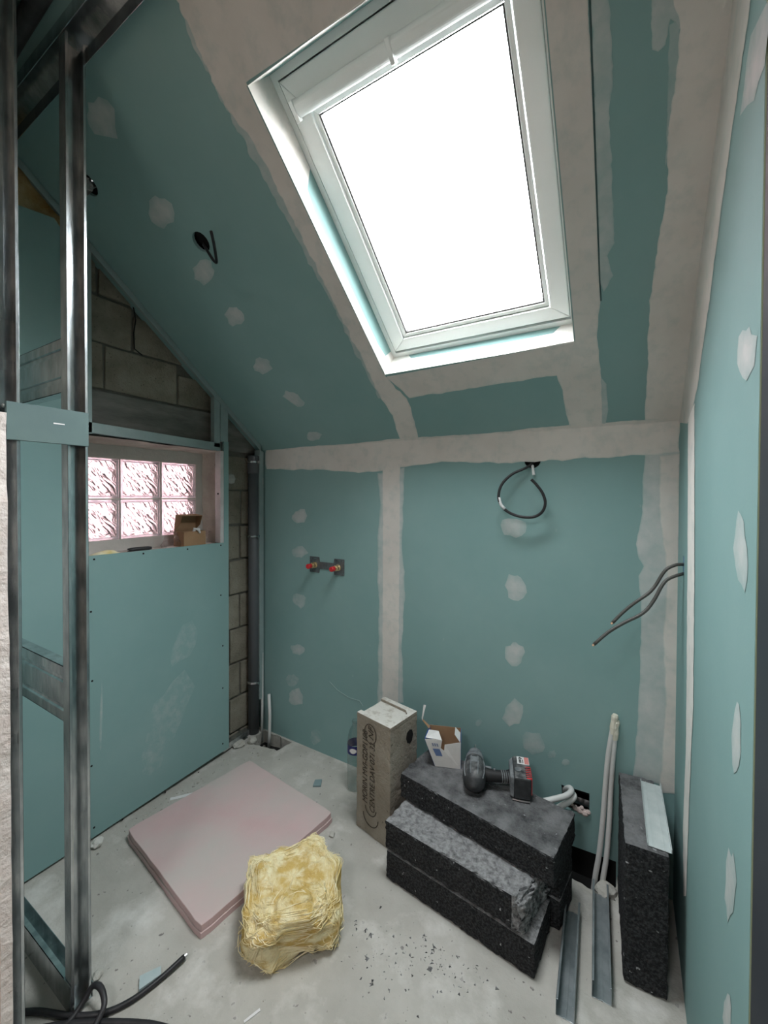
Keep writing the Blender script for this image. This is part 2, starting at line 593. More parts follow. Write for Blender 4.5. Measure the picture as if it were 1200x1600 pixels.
# right wall, ending at the dark door frame; slot for the two cables
rs = ri(1068, 884)
mb = slab(MB(), [(YRE, -0.08), (YB + 0.02, -0.08), (YB + 0.02, ZE + 0.01), (YRE, zs(YRE) + 0.01)],
          [[(rs.y - .012, rs.z - .03), (rs.y + .02, rs.z - .03), (rs.y + .02, rs.z + .03), (rs.y - .012, rs.z + .03)]],
          lambda u, v, w: Vector((XR + w, u, v)), 0.013)
wall_right = struct('wall_right', mb, M_TEAL)
mb = MB().box((XR + 0.07, YRE, -0.1), (XR + 0.09, YB + 0.1, 2.6))
obj('far_side_board', mb, M_HALL, wall_right)
mb = MB().box((XR + 0.0005, YRE - 0.0015, 0), (XR + 0.0125, YRE, zs(YRE)))
obj('cut_board_edge', mb, M_PATCHE, wall_right)
# dark door frame closing the wall end
mb = MB().box((XR + 0.0015, 0.60, -0.05), (XR + 0.115, YRE - 0.002, zs(YRE) + 0.02)).box((XR + 0.018, 0.585, -0.05), (XR + 0.03, 0.60, zs(YRE)))
struct('door_1', mb, M_POST, bevel=0.002)

# left wall: block masonry with the glass block window, then a board lining on steel studs
ZW0, ZW1, YW0, YW1 = 1.150, 1.650, 0.770, 1.440
mb = slab(MB(), [(-0.4, -0.1), (1.9, -0.1), (1.9, 3.2), (-0.4, 3.2)],
          [[(YW0, ZW0), (YW1, ZW0), (YW1, ZW1), (YW0, ZW1)]], lambda u, v, w: Vector((XM - 0.012 - w, u, v)), 0.20)
wall_left = struct('wall_left', mb, M_MORT)
bricks = 0


def masonry(y0, y1, z0, z1, m=M_BLOCK, name='concrete_block'):
    g = 0.006
    q = random.uniform(0, 0.006)
    b = MB()
    j = lambda: random.uniform(-0.003, 0.003)
    f = [(XM + q - 0.004, y0 + g + j(), z0 + g + j()), (XM + q - 0.004, y1 - g + j(), z0 + g + j()), (XM + q - 0.004, y1 - g + j(), z1 - g + j()), (XM + q - 0.004, y0 + g + j(), z1 - g + j())]
    k = [(XM - 0.05, p[1], p[2]) for p in f]
    b.hexa(k, f)
    return obj(name, b, m, wall_left, bevel=0.004)


courses = [-0.16, 0.04, 0.24, 0.44, 0.64, 0.84, 1.04]
for i, z0 in enumerate(courses):
    z1 = z0 + 0.2
    top = min(z1, 1.148)
    cuts = [1.04, 1.515 if i % 2 else 1.30, 1.72 if i % 2 else 1.59, 1.80]
    if i == 6:
        cuts = [1.445, 1.59, 1.80]
    for a, b_ in zip(cuts, cuts[1:]):
        masonry(a, b_, z0, z1)
for a, b_, z0, z1 in [(1.445, 1.60, 1.24, 1.44), (1.60, 1.80, 1.24, 1.44), (1.445, 1.72, 1.44, 1.64), (1.72, 1.80, 1.44, 1.64),
                      (0.885, 1.215, 1.862, 2.062), (0.60, 0.885, 1.862, 2.062), (1.215, 1.50, 1.862, 2.02), (1.50, 1.75, 1.862, 2.0),
                      (0.62, 1.003, 2.062, 2.262), (1.003, 1.30, 2.062, 2.23), (0.60, 0.86, 2.262, 2.46), (0.86, 1.12, 2.262, 2.40), (0.45, 0.62, 2.062, 2.6)]:
    masonry(a, b_, z0, z1)
masonry(0.60, 1.75, 1.655, 1.862, M_LINTEL, 'lintel')
# crack beside the upper block
mb = MB()
ck = [(208, 478), (212, 500), (209, 520), (210, 545), (222, 555)]
ckp = [U(x, y, (1, 0, 0), XM + 0.004) for x, y in ck]
mb.tube(ckp, 0.0025, 5)
obj('crack', mb, M_DARK, wall_left)
lump = MB()
c0 = U(361, 748, (1, 0, 0), XM + 0.01)
lump.lathe([(0.0, -0.03), (0.022, -0.024), (0.03, 0), (0.02, 0.022), (0.0, 0.028)], 8, Matrix.Translation(c0) @ Matrix.Diagonal((0.4, 1, 1, 1)))
obj('plaster_dab', lump, mat('white_plaster', (0.42, 0.42, 0.39), (0.5, 0.5, 0.47), 20, 0.9), wall_left)

# rendered reveal of the window: four sides, each lumpy
XG = -2.040


def lumpy(a, b, c, d, nu, nv, amp, nrm, seed):
    vs, fs = [], []
    a, b, c, d = map(Vector, (a, b, c, d))
    for i in range(nu + 1):
        for j in range(nv + 1):
            u, v = i / nu, j / nv
            p = (a * (1 - u) + b * u) * (1 - v) + (d * (1 - u) + c * u) * v
            e = noise.noise(p * 16 + Vector((seed, 0, 0))) + 0.5 * noise.noise(p * 45)
            vs.append(p + Vector(nrm) * e * amp)
    for i in range(nu):
        for j in range(nv):
            k = i * (nv + 1) + j
            fs.append((k, k + nv + 1, k + nv + 2, k + 1))
    return vs, fs


x1 = XM - 0.008
x2 = XL - 0.014
x0 = XG + 0.012
for nm_, q, nrm, am in (('right_reveal', ((x0, 1.405, ZW0), (x1, 1.432, ZW0), (x1, 1.432, ZW1), (x0, 1.405, ZW1)), (0, -1, 0), 0.006),
                        ('left_reveal', ((x0, .79, ZW0), (x0, .79, ZW1), (x1, .78, ZW1), (x1, .78, ZW0)), (0, 1, 0), 0.005),
                        ('top_reveal', ((x0, .78, ZW1 - .01), (x0, 1.43, ZW1 - .01), (x2, 1.40, ZW1 - .004), (x2, .78, ZW1 + .006)), (0, 0, -1), 0.003),
                        ('sill', ((x0, .78, ZW0 + .002), (x2, .78, ZW0 + .010), (x2, 1.40, ZW0 + .004), (x0, 1.43, ZW0 + .002)), (0, 0, 1), 0.0015)):
    vs, fs = lumpy(*q, 14, 14, am, nrm, len(nm_))
    obj(nm_, MB().add(vs, fs), M_REVEAL, wall_left, smooth=True)

# window_1: glass blocks in a cast surround
mb = slab(MB(), [(YW0, ZW0), (YW1, ZW0), (YW1, ZW1), (YW0, ZW1)],
          [[(a, b), (a + .187, b), (a + .187, b + .183), (a, b + .183)] for a in (0.7985, 0.989, 1.1805) for b in (1.207, 1.3965)],
          lambda u, v, w: Vector((XG + 0.010 - w, u, v)), 0.075)
window_1 = struct('window_1', mb, mat('block_surround', (0.52, 0.50, 0.47), (0.62, 0.60, 0.57), 6, 0.9, bump=0.3, bscale=40))


def glass_block():
    rim = MB()
    h, hz, t = 0.0925, 0.0905, 0.012
    o_, i_ = [(-h, -hz), (h, -hz), (h, hz), (-h, hz)], [(-h + t, -hz + t), (h - t, -hz + t), (h - t, hz - t), (-h + t, hz - t)]
    for x in (0.0, -0.066):
        n = 4
        vs = [Vector((x, u, v)) for u, v in o_] + [Vector((x + 0.006, u * .985, v * .985)) for u, v in o_] + [Vector((x + 0.006, u, v)) for u, v in i_] + [Vector((x, u, v)) for u, v in i_]
        fs = []
        for k in range(3):
            for a in range(4):
                b = (a + 1) % 4
                fs.append((k * 4 + a, k * 4 + b, k * 4 + 4 + b, k * 4 + 4 + a))
        for a in range(4):
            b = (a + 1) % 4
            fs.append((12 + a, 12 + b, b, a))
        rim.add(vs, fs)
    faces = MB()
    for x in (0.001, -0.062):
        faces.box((x - 0.003, -h + t + .0005, -hz + t + .0005), (x + 0.002, h - t - .0005, hz - t - .0005))
    return rim, faces


rim, faces = glass_block()
g0 = None
for a in (0.7985, 0.989, 1.1805):
    for b in (1.207, 1.3965):
        c = (XG + 0.002, a + 0.0935, b + 0.0915)
        if g0 is None:
            g0 = obj('glass_block', rim, M_GEDGE, window_1, bevel=0.003)
            f0 = obj('rippled_pane', faces, M_RIPPLE, g0)
            g0.location = c
        else:
            g = g0.copy()
            COL.objects.link(g)
            g.location = c
            f_ = f0.copy()
            COL.objects.link(f_)
            f_.parent = g

# board lining on the left wall


def LW(u, v, w=0.0):
    return Vector((XL - w, u, v))


pb = slab(MB(), [(0.775, 0.012), (1.452, 0.030), (1.452, 1.70), (1.423, 1.70), (1.423, 1.158), (0.785, 1.166), (0.775, 1.166)], [], LW, 0.0125)
board_b = obj('plasterboard', pb, M_TEAL, wall_left, label='green board below the glass block window')
pa = slab(MB(), [(-0.1, 0.006), (0.772, 0.012), (0.772, 2.34), (0.684, 2.452), (0.583, 2.437), (0.50, 2.45), (0.30, 2.62), (-0.1, 2.7)], [], LW, 0.0125)
board_a = obj('plasterboard', pa, M_TEAL, wall_left, label='tall green board behind the bare partition studs')
holes = MB()
for x, y in [(147, 874), (224, 865), (293, 858), (345, 852), (142, 956), (144, 1064), (143, 1197), (147, 1293), (191, 1281), (258, 1238), (310, 1207), (348, 1009), (348, 1075), (348, 1162), (345, 930)]:
    c = lf(x, y)
    holes.lathe([(0.0, 0.0), (0.0042, 0.0002), (0.0042, 0.0008), (0, 0.0009)], 8, Matrix.Translation(c) @ Matrix.Rotation(math.pi / 2, 4, 'Y'))
obj('screw_heads', holes, M_DARK, board_b, kind='stuff')
# faint dust streaks on the lower board
for x, y, w_, h_, a in [(262, 1110, 60, 130, 0.5), (290, 1000, 30, 90, 0.4), (238, 1180, 40, 70, 0.3), (158, 1130, 5, 140, 0.02)]:
    dab(board_b, x, y, w_, h_, lf, a, 0.10 if w_ > 6 else 0.35, 0.02, 0.0005)
# old insulation showing above the tall board
ins = MB()
vs, fs = lumpy(LW(0.40, 2.36, 0.045), LW(0.80, 2.36, 0.045), LW(0.80, 2.56, 0.045), LW(0.40, 2.66, 0.045), 18, 10, 0.018, (1, 0, 0), 5)
ins.add(vs, fs)
obj('mineral_wool', ins, M_INSUL, wall_left, smooth=True)

# hall behind the camera: walls, with an unseen roof opening added for fill light
mb = MB().box((-2.4, -2.6, -0.1), (1.7, -2.5, 3.1))
struct('wall_front', mb, M_HALL)
mb = MB().box((1.6, -2.6, -0.1), (1.7, 1.9, 3.1)).box((0.26, 0.62, -0.1), (1.65, 0.72, 3.1))
struct('wall_hall_right', mb, M_HALL)
mb = MB().box((-2.4, -2.6, -0.1), (-2.3, -0.3, 3.1))
struct('wall_hall_left', mb, M_HALL)
# outdoors: yard and the pink rendered house next door
mb = MB().box((-12, -8, -2.7), (12, 12, -2.6))
struct('ground', mb, M_GROUND)
mb = MB().box((-3.95, -9, -2.6), (-3.75, 11, 6.0))
struct('wall_neighbour', mb, M_NEIGH)

# ------------------------------------------------------------------ roof window
DF = 0.115
SL2 = lambda x, y, w: Vector((x, y, zs(y))) + NS * w
win = struct('window_2', slab(MB(), [(SKX0 - .012, SKY0 - .012), (SKX1 + .012, SKY0 - .012), (SKX1 + .012, SKY1 + .012), (SKX0 - .012, SKY1 + .012)],
                              [[(SKX0 + .018, SKY0 + .014), (SKX1 - .018, SKY0 + .014), (SKX1 - .018, SKY1 - .014), (SKX0 + .018, SKY1 - .014)]],
                              lambda u, v, w: SL2(u, v, w + DF), 0.05), M_WHITE)


def ring(name, x0, x1, y0, y1, wx, wy, wa, wb_, m, parent, bev=0.003):
    """four mitred bars of a frame, each a part of its own"""
    O = [(x0, y0), (x1, y0), (x1, y1), (x0, y1)]
    I = [(x0 + wx, y0 + wy[0]), (x1 - wx, y0 + wy[0]), (x1 - wx, y1 - wy[1]), (x0 + wx, y1 - wy[1])]
    r = None
    for k in range(4):
        j = (k + 1) % 4
        b = MB()
        q = [O[k], O[j], I[j], I[k]]
        b.hexa([SL2(u, v, wa) for u, v in q], [SL2(u, v, wb_) for u, v in q])
        r = obj(name, b, m, parent, bevel=bev)
    return r


ring('sash_bar', SKX0 + .021, SKX1 - .019, SKY0 + .0165, SKY1 - .022, .057, (.0635, .036), DF - .004, DF + .035, M_WHITE, win)
ring('glazing_bead', SKX0 + .080, SKX1 - .080, SKY0 + .082, SKY1 - .060, .013, (.010, .010), DF + .004, DF + .035, M_WHITE, win, 0.002)
ring('gasket', SKX0 + .094, SKX1 - .094, SKY0 + .093, SKY1 - .071, .004, (.003, .003), DF + .008, DF + .030, M_GASK, win, 0.0)
mb = MB()
q = [(SKX0 + .095, SKY0 + .094), (SKX1 - .095, SKY0 + .094), (SKX1 - .095, SKY1 - .072), (SKX0 + .095, SKY1 - .072)]
mb.hexa([SL2(u, v, DF + .015) for u, v in q], [SL2(u, v, DF + .021) for u, v in q])
obj('glass_pane', mb, M_PANE, win)
ring('leak_backing_ring', SKX0 + .006, SKX1 - .006, SKY0 + .006, SKY1 - .006, .06, (.06, .06), DF + .036, DF + .050, M_GASK, win, 0.0)  # dark ring added behind the sash gap to block leaking sky
# ventilation bar along the top of the sash
mb = MB()
vb = [(0.0, 0.0), (0.0, -0.026), (0.010, -0.034), (0.030, -0.034), (0.040, -0.026), (0.040, 0.0)]
k_ = 1 / math.hypot(1, S)
vsA = [SL2(SKX0 + .040, SKY0 + .052 + a * k_, DF + .004 + b) for a, b in vb]
vsB = [SL2(SKX1 - .040, SKY0 + .052 + a * k_, DF + .004 + b) for a, b in vb]
n = len(vb)
mb.add(vsA + vsB, [tuple(range(n)), tuple(range(2 * n - 1, n - 1, -1))] + [(i, (i + 1) % n, (i + 1) % n + n, i + n) for i in range(n)])
obj('ventilation_bar', mb, M_WHITE, win, bevel=0.004)
for t in (0.0, 0.5, 1.0):
    x = SKX0 + .046 + t * (SKX1 - SKX0 - .092)
    b = MB().hexa([SL2(x - .006, SKY0 + .05, DF - .012), SL2(x + .006, SKY0 + .05, DF - .012), SL2(x + .006, SKY0 + .088, DF - .012), SL2(x - .006, SKY0 + .088, DF - .012)],
                  [SL2(x - .006, SKY0 + .05, DF - .033), SL2(x + .006, SKY0 + .05, DF - .033), SL2(x + .006, SKY0 + .088, DF - .033), SL2(x - .006, SKY0 + .088, DF - .033)])
    obj('bar_bracket', b, M_WHITE, win, bevel=0.002)
# lining boards of the shaft: four sides with plaster at the corners
for nm_, A, B, inn in (('left', (SKX0, SKY0), (SKX0, SKY1), Vector((1, 0, 0))), ('right', (SKX1, SKY1), (SKX1, SKY0), Vector((-1, 0, 0))),
                       ('low', (SKX0, SKY1), (SKX1, SKY1), Vector((0, -k_, S * k_))), ('top', (SKX1, SKY0), (SKX0, SKY0), Vector((0, k_, -S * k_)))):
    def G(t, w_, e=0.0, A=A, B=B, inn=inn):
        return SL2(A[0] + (B[0] - A[0]) * t, A[1] + (B[1] - A[1]) * t, w_) + inn * e
    b = MB().hexa([G(0, -.001, -.012), G(1, -.001, -.012), G(1, -.001, 0), G(0, -.001, 0)], [G(0, DF, -.012), G(1, DF, -.012), G(1, DF, 0), G(0, DF, 0)])
    lin = obj('lining_board', b, M_TEAL, ceiling)

    def GF(u, v, o, G=G):
        return G(u, v, o)
    d = MB()
    # a coat of compound: everything but a strip next to the frame
    pts = {'left': [(0, -.002, 1), (1, -.002, 1), (1, DF), (.965, DF), (.95, .06), (.88, .045), (.6, .040), (.35, .032), (.28, .05), (.24, DF - .002), (0, DF)],
           'low': [(0, -.002, 1), (1, -.002, 1), (1, DF), (.93, DF), (.90, .075), (.6, .070), (.3, .078), (.13, .085), (.10, DF), (0, DF)],
           'right': [(0, -.002, 1), (1, -.002, 1), (1, .07), (.5, .06), (0, .07)], 'top': [(0, -.002, 1), (1, -.002, 1), (1, .05), (.5, .06), (0, .05)]}[nm_]
    pp_ = rag(pts, 0.0015, 0.02, True, 11, 9)
    d.prism(pp_, lambda u, v, w_, G=G: G(u, v, w_), 0.0, 0.0009)
    o_ = obj('compound_coat', d, M_LIGHTENC, lin)
    set_cover(o_, [1.0] * len(o_.data.vertices))

# ------------------------------------------------------------------ joints, tapes and filled screws
JT = 0.0012
# ceiling, round the window
area('taped_joint', ceiling, [(225, -90), (275, 0), (300, 52), (318, 100), (338, 140), (352, 165), (385, 207), (420, 272), (462, 352), (500, 432), (540, 512), (580, 592), (612, 650), (626, 690), (655, 687),
                              (636, 622), (605, 590, 1), (603, 587, 1), (385, 130, 1), (470, 72, 1), (565, 6, 1), (640, -60), (560, -160), (330, -160)], sl, JT, M_JOINT, 1, .8, 3, 3.5, fr=.06)
area('taped_joint', ceiling, [(603, 587, 1), (897, 533, 1), (893, 486, 1), (850, 0, 1), (842, -90), (900, -110), (918, 0), (926, 150), (934, 330), (938, 470), (932, 520), (940, 590), (942, 664), (890, 668), (878, 610), (870, 586), (830, 592), (740, 606), (640, 622)], sl, JT, M_JOINT, 1, .8, 3, 2.0)
area('taped_joint', ceiling, [(1060, -80), (1052, 0), (1062, 40), (1058, 110), (1046, 180), (1042, 300), (1028, 380), (1016, 470), (1012, 560), (1008, 656), (1064, 655, 1), (1092, 490, 1), (1126, 252, 1), (1160, 0, 1), (1172, -80)], sl, JT, M_JOINT, 1, .8, 3, 3)
area('thin_smear', ceiling, [(921, -30), (950, -30), (956, 60), (957, 140), (951, 170), (956, 250), (960, 380), (948, 400), (957, 430), (945, 455), (936, 440), (930, 200)], sl, JT * .7, M_SMEAR, .55, .35, 3, 3)
area('thin_smear', ceiling, [(1018, -20), (1060, -20), (1064, 50), (1048, 30), (1040, 70), (1028, 82), (1018, 78)], sl, JT * .7, M_SMEAR, .6, .4, 2, 3)
area('thin_smear', ceiling, [(1046, 40), (1064, 30), (1058, 130), (1048, 210), (1040, 260), (1043, 150)], sl, JT * .6, M_SMEAR, .4, .25, 2, 2)
# ragged torn edges of the left band
area('thin_smear', ceiling, [(282, 10), (300, 40), (330, 118), (322, 110), (300, 70)], sl, JT * .7, M_SMEAR, .6, .4, 1.5, 3)
area('thin_smear', ceiling, [(336, 138), (352, 140), (392, 205), (450, 318), (520, 455), (600, 625), (592, 622), (520, 480), (440, 330), (400, 255), (372, 205)], sl, JT * .7, M_SMEAR, .55, .4, 1.5, 4, fr=.09)
mb = MB()
g_ = [sl(x, y, 0.0006) for x, y in [(920, -40), (926, 130), (932, 300), (937, 440), (939, 470)]]
mb.tube(g_, 0.0022, 5)
obj('open_joint', mb, mat('joint_shadow_gap', (0.06, 0.11, 0.11), rough=0.9), ceiling)
area('thin_smear', ceiling, [(939, 590), (948, 600), (950, 640), (946, 662), (940, 662)], sl, JT, M_SMEAR, .6, .4, 1.5, 2)
# eave joint: on the ceiling side and on the wall side
area('taped_joint', ceiling, [(416, 706), (470, 698), (540, 694), (612, 686), (660, 683), (760, 677), (890, 664), (1062, 652), (1062, 660), (850, 676), (640, 692)], sl, JT, M_JOINT, 1, .8, 1.5, 1.5)
area('taped_joint', wall_back, [(416, 702), (640, 685), (850, 671), (1062, 655), (1062, 707), (1008, 711), (900, 718), (750, 724), (690, 722), (628, 730), (597, 735), (560, 738), (500, 734), (416, 733)], bk, JT, M_JOINT, 1, .75, 3, 2.5)
# vertical joint of the back wall
area('thin_smear', wall_back, [(590, 740), (632, 730), (628, 850), (633, 930), (628, 1000), (631, 1098), (590, 1098), (592, 960), (590, 860), (594, 790)], bk, JT * .5, M_SMEAR, .7, .35, 3, 2)
area('taped_joint', wall_back, [(598, 728), (625, 726), (624, 900), (622, 1102), (597, 1102), (598, 900)], bk, JT, M_JOINT, 1, .9, 2, 1)
# right corner joint
area('thin_smear', wall_back, [(1008, 708), (1004, 760), (1004, 800), (994, 850), (998, 872), (1006, 885), (998, 900), (1002, 960), (999, 1060), (996, 1140), (988, 1215), (1030, 1225), (1062, 1225), (1062, 705)], bk, JT * .6, M_SMEAR, .78, .5, 3, 2)
area('taped_joint', wall_back, [(1030, 712), (1062, 708), (1061, 1240), (1030, 1240), (1040, 1100), (1036, 1000), (1042, 900), (1030, 800)], bk, JT, M_JOINT, 1, .6, 3, 2)
# right wall: joint along the slope and one upright joint
area('taped_joint', wall_right, [(1052, 660), (1062, 602, 1), (1108, 256, 1), (1142, 2, 1), (1150, -60), (1184, -60), (1173, 0), (1140, 230), (1110, 455), (1090, 602), (1082, 640), (1074, 662)], ri, JT, M_JOINT, 1, .85, 1.5, 1)
area('taped_joint', wall_right, [(1075, 655), (1085, 630), (1085, 900), (1083, 1100), (1076, 1270), (1072, 1400), (1068, 1400), (1067, 1300), (1072, 1150), (1074, 900)], ri, JT * 1.6, M_LIGHTENC, 1, .9, 1.2, .5)
# filled screws
for a in [(157, 184, 46, 76, -.55), (248, 327, 40, 64, -.4), (320, 425, 38, 38, .3), (367, 492, 30, 34, 0), (411, 571, 30, 28, .3), (457, 621, 42, 18, .6), (492, 682, 28, 17, 0)]:
    dab(ceiling, *a[:4], sl, a[4], .75, .5)
for a in [(467, 806, 26, 24, 0, .75), (469, 864, 26, 20, 0, .6), (467, 939, 25, 24, 0, .5), (466, 1014, 25, 18, .1, .6), (464, 1089, 26, 26, 0, .75), (457, 1061, 20, 22, .4, .25),
          (803, 822, 40, 34, .1, .7), (806, 915, 34, 44, 0, .75), (804, 1019, 32, 42, 0, .75), (800, 1113, 34, 44, 0, .75), (832, 1162, 46, 36, .3, .4), (862, 1178, 14, 14, .4, .3), (884, 1192, 13, 12, .5, .25), (786, 1240, 30, 30, 0, .5), (492, 1152, 20, 24, 0, .22), (748, 1128, 10, 16, .6, .25)]:
    dab(wall_back, *a[:4], bk, a[4], a[5], a[5] * .6)
for a in [(1166, 548, 32, 104, .06), (1158, 856, 22, 130, -.04), (1151, 1150, 17, 122, .04), (1142, 1376, 18, 120, .05), (1135, 1590, 16, 80, 0), (1180, 100, 30, 190, .16)]:
    dab(wall_right, *a[:4], ri, a[4], .8, .55)
mb = MB()
for x, y in [(408, 1010), (560, 1028), (515, 985), (575, 1008), (548, 1056), (700, 985), (690, 998), (866, 828), (998, 790)]:
    c = bk(x + 3, y, 0.0004)
    mb.box((c.x - .003, YB - .0008, c.z - .007), (c.x + .003, YB, c.z + .004))
obj('compound_splashes', mb, M_SMEAR, wall_back, kind='stuff')
sm = [bk(x, y, 0.0004) for x, y in [(515, 1065), (527, 1078), (545, 1090), (562, 1095), (567, 1103)]]
mb = MB().tube(sm, 0.0016, 5)
obj('scratch', mb, mat('scratch_mark', (0.3, 0.42, 0.41), rough=0.9), wall_back)

# ------------------------------------------------------------------ steel lining frame of the left wall (a thing)
fr = thing('stud_frame', 'grey steel lining frame round the glass block window on the left wall', 'frame', (XL, 1.0, 0))


def FB(name, pts, t0=0.001, t1=0.030, m=M_GALVD, bev=0.0015):
    """bar of the lining frame: a quad outline on the left wall, given a depth"""
    b = MB()
    b.prism(pts, lambda u, v, w: Vector((-0.0 - w, u - 1.0, v)), t0, t1)
    return obj(name, b, m, fr, bevel=bev)


ycorner = 1.676
# sloping head track, visible face and the lip below it
FB('head_track', [(0.30, zs(0.30) - .002), (ycorner, zs(ycorner) - .002), (ycorner, zs(ycorner) - .036), (0.30, zs(0.30) - .036)], 0.0, 0.003)
FB('head_track_web', [(0.30, zs(0.30) - .002), (ycorner, zs(ycorner) - .002), (ycorner, zs(ycorner) - .005), (0.30, zs(0.30) - .005)], 0.003, 0.05)
FB('jamb_stud', [(0.778, 1.66), (0.806, 1.66), (0.806, zs(0.806) - .037), (0.778, zs(0.778) - .037)])
FB('jamb_stud', [(1.365, 1.665), (1.400, 1.665), (1.400, zs(1.4) - .037), (1.365, zs(1.365) - .037)])
FB('jamb_stud', [(1.403, 1.70), (1.449, 1.70), (1.449, zs(1.449) - .037), (1.403, zs(1.403) - .037)], 0.0, 0.03)
FB('window_head_track', [(0.778, 1.664), (1.403, 1.648), (1.403, 1.688), (0.778, 1.708)])
FB('corner_stud', [(1.668, 0.20), (1.698, 0.20), (1.698, zs(1.70) - .02), (1.668, zs(1.668) - .037)], 0.0, 0.045)
FB('floor_track', [(1.425, 0.012), (1.60, 0.020), (1.60, 0.052), (1.425, 0.045)], 0.012, 0.05, M_GALV)
wj = MB().box((-0.045, 0.402, 1.158), (-0.001, 0.4225, 1.648))
obj('window_jamb_stud', wj, mat('zinc_light', (0.62, 0.60, 0.60), (0.7, 0.68, 0.68), 20, 0.5, metal=0.2), fr, bevel=0.001)
b = MB().lathe([(0, -.001), (.005, 0), (.005, .002), (0, .0025)], 10, Matrix.Translation((-0.02, 0.402, 1.42)) @ Matrix.Rotation(math.pi / 2, 4, 'X'))
obj('screw', b, M_DARK, fr)

# ------------------------------------------------------------------ bare steel partition on the left (a thing)
pf = thing('partition_frame', 'bare galvanised steel stud partition at the left of the doorway', 'frame', (-1.288, 0.5, 0))


def cstud(y0, y1, xf, xb, z0, z1, name='stud'):
    """C stud open towards +x: web at xb, flanges at y0 and y1, small lips at xf (coordinates local to the partition)"""
    t = 0.0015
    lip = 0.007
    o = obj(name, MB().box((xb, y0, z0), (xb + t, y1, z1)).box((xb, y0, z0), (xf, y0 + t, z1)).box((xb, y1 - t, z0), (xf, y1, z1))
            .box((xf - t, y0, z0), (xf, y0 + lip, z1)).box((xf - t, y1 - lip, z0), (xf, y1, z1))
            .box((xb + t, (y0 + y1) / 2 - .006, z0), (xb + t + .002, (y0 + y1) / 2 + .006, z1)), M_GALV, pf, bevel=0.0006)
    return o


ya0, ya1, yb0, yb1 = 0.352 - .5, 0.400 - .5, 0.497 - .5, 0.545 - .5
cstud(yb0, yb1, 0.0, -0.036, 0.0, 2.638)
cstud(ya0, ya1, 0.0, -0.036, 0.0, 2.757)
# noggins running back to the left wall behind each stud


def noggin(y, z0, z1, x0=-0.566, x1=-0.037):
    b = MB()
    t = 0.0015
    h = z1 - z0
    prof = [(0, z0), (0, z0 + h * .18), (.005, z0 + h * .20), (.005, z0 + h * .28), (0, z0 + h * .30), (0, z0 + h * .70), (.005, z0 + h * .72), (.005, z0 + h * .80), (0, z0 + h * .82), (0, z1)]
    for (a, za), (c, zc) in zip(prof, prof[1:]):
        b.hexa([(x0, y + a, za), (x1, y + a, za), (x1, y + a + t, za), (x0, y + a + t, za)], [(x0, y + c, zc), (x1, y + c, zc), (x1, y + c + t, zc), (x0, y + c + t, zc)])
    b.box((x0, y, z1 - t), (x1, y + .03, z1)).box((x0, y, z0), (x1, y + .03, z0 + t))
    return obj('noggin', b, M_GALV, pf)


for z0, z1 in ((1.692, 1.838), (0.795, 0.946)):
    noggin(yb0 + .001, z0, z1)
# clips folded over the studs where the noggins are fixed
for z in (1.832, 1.706, 0.918, 0.818):
    b = MB().box((-0.034, yb0 + .004, z - .012), (-0.032, yb0 + .030, z + .010)).box((-0.034, yb0 + .003, z - .012), (-0.002, yb0 + .0045, z + .010))
    obj('fixing_clip', b, M_GALV, pf)
for z in (1.86, 1.735, 0.915, 0.80):
    b = MB().box((-0.034, ya0 + .018, z - .014), (-0.031, ya1 - .004, z + .012))
    obj('fixing_clip', b, M_GALV, pf)
# floor track and ceiling tracks
for y0, y1, zt in ((yb0 - .001, yb1 + .001, 2.665), (ya0 - .001, ya1 + .001, 2.78)):
    b = MB().box((-0.57, y0, 0.0), (0.002, y1, 0.0015)).box((-0.57, y0 - .0015, 0), (0.002, y0, 0.080)).box((-0.57, y1, 0), (0.002, y1 + .0015, 0.042)).box((-0.57, y0 - .0015, 0.0785), (-.04, y0 + .012, 0.080))
    obj('floor_track', b, M_GALV, pf)
    ya, yb_ = y0 + .5, y1 + .5
    b = MB()
    for (p, q) in (((y0 - .0015, 0.0), (y0, .04)), ((y1, 0.0), (y1 + .0015, .04))):
        zt_ = zs(p[0] + .5) - .002
        b.box((-0.62, p[0], zt_ - .042), (1.44, q[0], zt_))
    b.hexa([(-0.62, y0, zs(ya) - .004), (1.44, y0, zs(ya) - .004), (1.44, y1, zs(yb_) - .004), (-0.62, y1, zs(yb_) - .004)],
           [(-0.62, y0, zs(ya) - .0025), (1.44, y0, zs(ya) - .0025), (1.44, y1, zs(yb_) - .0025), (-0.62, y1, zs(yb_) - .0025)])
    obj('ceiling_track', b, M_GALV, pf)
# green board strip tying the two studs together
b = MB().hexa([(0.001, 0.371 - .5, 1.548), (0.013, 0.371 - .5, 1.548), (0.013, 0.541 - .5, 1.548), (0.001, 0.541 - .5, 1.548)],
              [(0.001, 0.371 - .5, 1.639), (0.013, 0.371 - .5, 1.639), (0.013, 0.541 - .5, 1.639), (0.001, 0.541 - .5, 1.639)])
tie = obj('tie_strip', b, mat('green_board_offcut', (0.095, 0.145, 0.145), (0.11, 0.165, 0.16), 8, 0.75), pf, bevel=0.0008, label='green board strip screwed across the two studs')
b = MB().box((0.0132, 0.462 - .5, 1.598), (0.0138, 0.486 - .5, 1.601))
obj('knife_nick', b, M_WTAPE, tie)
for z in (1.628, 1.562):
    b = MB().lathe([(0, 0), (.005, .001), (.005, .004), (0, .006)], 8, Matrix.Translation((0.004, 0.3705 - .5, z)) @ Matrix.Rotation(math.pi / 2, 4, 'X'))
    obj('screw', b, M_STEEL, pf)
